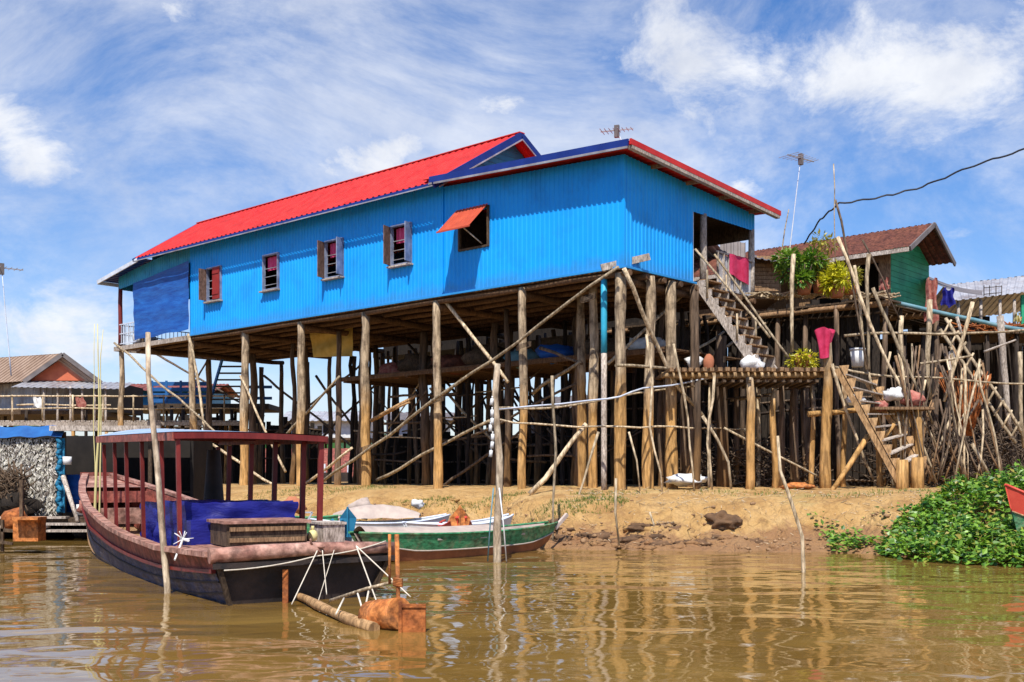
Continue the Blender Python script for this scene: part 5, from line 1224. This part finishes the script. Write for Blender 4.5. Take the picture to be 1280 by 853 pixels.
w = MB(); w.box(V((xl+xr)/2,Y0+1.6,.42), (xr-xl+.4,4.6,.1)); w.build('floor', 'wood_dark', fh)
w = MB()
for k, (x0, x1, z, Y) in enumerate(((-60,85,.50,Y0-.7),(20,150,.36,Y0-.9),(60,150,.22,Y0-1.1),(-60,60,.30,Y0-1))): w.bar(V(P(x0,0,Y).x,Y,z), V(P(x1,0,Y).x,Y,z), .25, .05)
w.build('front_step', 'wood_grey', fh)
for k in range(5):
    w = MB(); x = xl+(xr-xl)*(k+.5)/5; w.blob(V(x,Y0+1.5,.12), (.45,1.9,.28), 8, .05); w.build('pontoon', 'boat_black', fh)
pole_thing('leaning_plank', [P(79,596,Y0-.3), P(97,652,Y0-1.0)], .06, 'wood_grey', 'grey plank leaning at the shed entrance right of the blue strip', 'plank', wob=0)
for x, y, m_, r, lb in ((103,640,'white',.12,'white plastic tub on the shed step'),(112,634,'cloth_multi',.16,'pinkish cloth heap inside the shed by the bow'),(84,577,'white',.09,'white container hung at the shed corner post'),(95,600,'tarp_blue',.3,'dark blue barrel inside the shed'),(20,632,'thatchwall',.3,'dark brown net heap at the left edge')):
    w = MB()
    if r == .3 and 'barrel' in lb: p = P(x,640,Y0+1.2); w.tube([p, p+V(0,0,.9)], .28, .28, 14, 0, .02)
    elif m_ == 'white': p = P(x,y+4,Y0-.5); w.tube([p, p+V(0,0,r*2)], r, r*1.1, 12, seg=1)
    else: w.blob(P(x,y,Y0-.6), (r*1.5,r,r), 8, .35)
    tag(w.build('barrel' if 'barrel' in lb else ('tub' if m_ == 'white' else 'heap'), m_), lb, 'barrel' if 'barrel' in lb else ('tub' if m_ == 'white' else 'heap'))
w = MB()
for k in range(260):
    c_ = P(R.uniform(-20,32),R.uniform(590,640),Y0-.7); d = V(R.gauss(0,1),R.gauss(0,.4),R.gauss(0,1)).normalized()*R.uniform(.1,.4); w.tube([c_-d,c_+d], .02, .01, 4, .02, seg=2)
tag(w.build('net_tangle', 'wood_dark'), 'dark tangle of netting and sticks hung before the flaky wall', 'net', kind='stuff')
mt = thing('boat_motor', P(40,668,20.5), 'rusty orange boat motor box with dark frame at the left edge', 'motor')
w = MB(); w.box(P(37,662,20.5), (.46,.35,.42)); w.bar(P(21,648,20.3), P(53,648,20.3), .4, .05); w.build('housing', 'orange', mt)
w = MB(); w.blob(P(18,650,20.8), (.24,.2,.22), 8, .15); w.build('tank', 'rust', mt)
w = MB(); w.bar(P(27,600,20.4), P(27,672,20.4), .06, .06, V(0,1,0)); w.bar(P(-10,662,20.4), P(20,664,20.4), .05, .06); w.bar(P(3,690,20.4), P(3,650,20.4), .05, .05, V(0,1,0)); w.bar(P(-10,676,20.3), P(16,680,20.3), .05, .05); w.build('frame', 'wood_dark', mt)

# ---------------------------------------------------------------- sky, sun, camera
W = bpy.data.worlds.new('World'); sc.world = W; W.use_nodes = True; nt = W.node_tree
bg = nt.nodes['Background']
SE, SR = math.radians(56), math.radians(187)
sky = nn(nt, 'ShaderNodeTexSky', sky_type='NISHITA', sun_disc=False, sun_elevation=SE, sun_rotation=SR)
sky.air_density = 1.0; sky.dust_density = .6; sky.ozone_density = 2.0
tc = nn(nt, 'ShaderNodeTexCoord'); dv = tc.outputs['Generated']
hs = nn(nt, 'ShaderNodeHueSaturation'); nt.links.new(sky.outputs[0], hs.inputs['Color']); hs.inputs['Saturation'].default_value = 1.3; hs.inputs['Value'].default_value = 1.32
cn1 = noise_tex(nt, dv, 8.5, 10, .66, (1,1,1.6), .3)
dens = None
def blobm(px, py, rx, ry, w=1.0, rot=0):
    d = Vector(((px-640)/F, 1, (HZ-py)/F)); L = d.length; d.normalize()
    mp = nn(nt, 'ShaderNodeMapping', vector_type='TEXTURE'); nt.links.new(dv, mp.inputs[0])
    mp.inputs['Location'].default_value = d; mp.inputs['Rotation'].default_value = (0, math.radians(rot), 0); mp.inputs['Scale'].default_value = (rx/F, .5, ry/F)
    ln = nn(nt, 'ShaderNodeVectorMath', operation='LENGTH'); nt.links.new(mp.outputs[0], ln.inputs[0])
    return mathn(nt, 'MULTIPLY', mathn(nt, 'SUBTRACT', 1.0, ln.outputs['Value'], True), w)
acc = None
for a in ((1150,75,230,120,1.0,0),(850,80,190,110,.95,10),(965,75,70,50,.6,0),(205,5,80,35,.9,20),(25,180,120,70,1.0,35),(480,195,170,60,1.0,-10),(60,410,300,110,.85,0),(640,140,170,60,.5,20),(1190,290,90,26,.6,0),(920,232,50,30,.7,0)):
    v = blobm(*a); acc = v if acc is None else mathn(nt, 'MAXIMUM', acc, v)
dn = mathn(nt, 'ADD', mathn(nt, 'MULTIPLY', acc, 1.6), mathn(nt, 'MULTIPLY', mathn(nt, 'SUBTRACT', cn1, .60), 3.4))
cum = nn(nt, 'ShaderNodeMapRange', interpolation_type='SMOOTHSTEP'); nt.links.new(dn, cum.inputs[0]); cum.inputs[1].default_value = .10; cum.inputs[2].default_value = 1.15
cn2 = noise_tex(nt, dv, 3.4, 9, .66, (1,1,1.9), .5)
cn2 = mathn(nt, 'ADD', cn2, mathn(nt, 'MULTIPLY', blobm(430,210,900,420), .17))
cir = nn(nt, 'ShaderNodeMapRange', interpolation_type='SMOOTHSTEP'); nt.links.new(cn2, cir.inputs[0]); cir.inputs[1].default_value = .42; cir.inputs[2].default_value = .80; cir.inputs[4].default_value = .70
f = mathn(nt, 'MAXIMUM', mathn(nt, 'MULTIPLY', cum.outputs[0], .93), cir.outputs[0])
# clouds thin out to nothing below the horizon
ccol = ramp(nt, noise_tex(nt, dv, 11, 5, .6), [(.3, (6.8,7.2,8.2)), (.65, (10,10.1,10.3))])
skc = mixc(nt, 1.0, hs.outputs[0], (1.03,1.0,1.17), 'MULTIPLY'); col = mixc(nt, f, skc, ccol)
nt.links.new(col, bg.inputs[0]); bg.inputs[1].default_value = .082
sun = bpy.data.lights.new('sun', 'SUN'); sun.energy = 4.7; sun.angle = math.radians(.5); sun.color = (1,.955,.88)
so = bpy.data.objects.new('sun', sun); COL.objects.link(so)
dirs = Vector((math.sin(SR)*math.cos(SE), math.cos(SR)*math.cos(SE), math.sin(SE)))
so.rotation_euler = dirs.to_track_quat('Z', 'Y').to_euler(); so.location = (0,-20,40)
cam = bpy.data.cameras.new('camera'); co = bpy.data.objects.new('camera', cam); COL.objects.link(co)
co.location = (0,0,EYE); co.rotation_euler = (math.pi/2,0,0); cam.lens = 36*F/1280; cam.sensor_width = 36
cam.shift_y = (HZ-426.5)/1280; cam.clip_end = 10000; cam.clip_start = .1; sc.camera = co
sc.view_settings.view_transform = 'Standard'; sc.view_settings.look = 'None'; sc.view_settings.exposure = .35; sc.view_settings.gamma = 1
for o in bpy.data.objects:
    if '_o' in o: del o['_o']
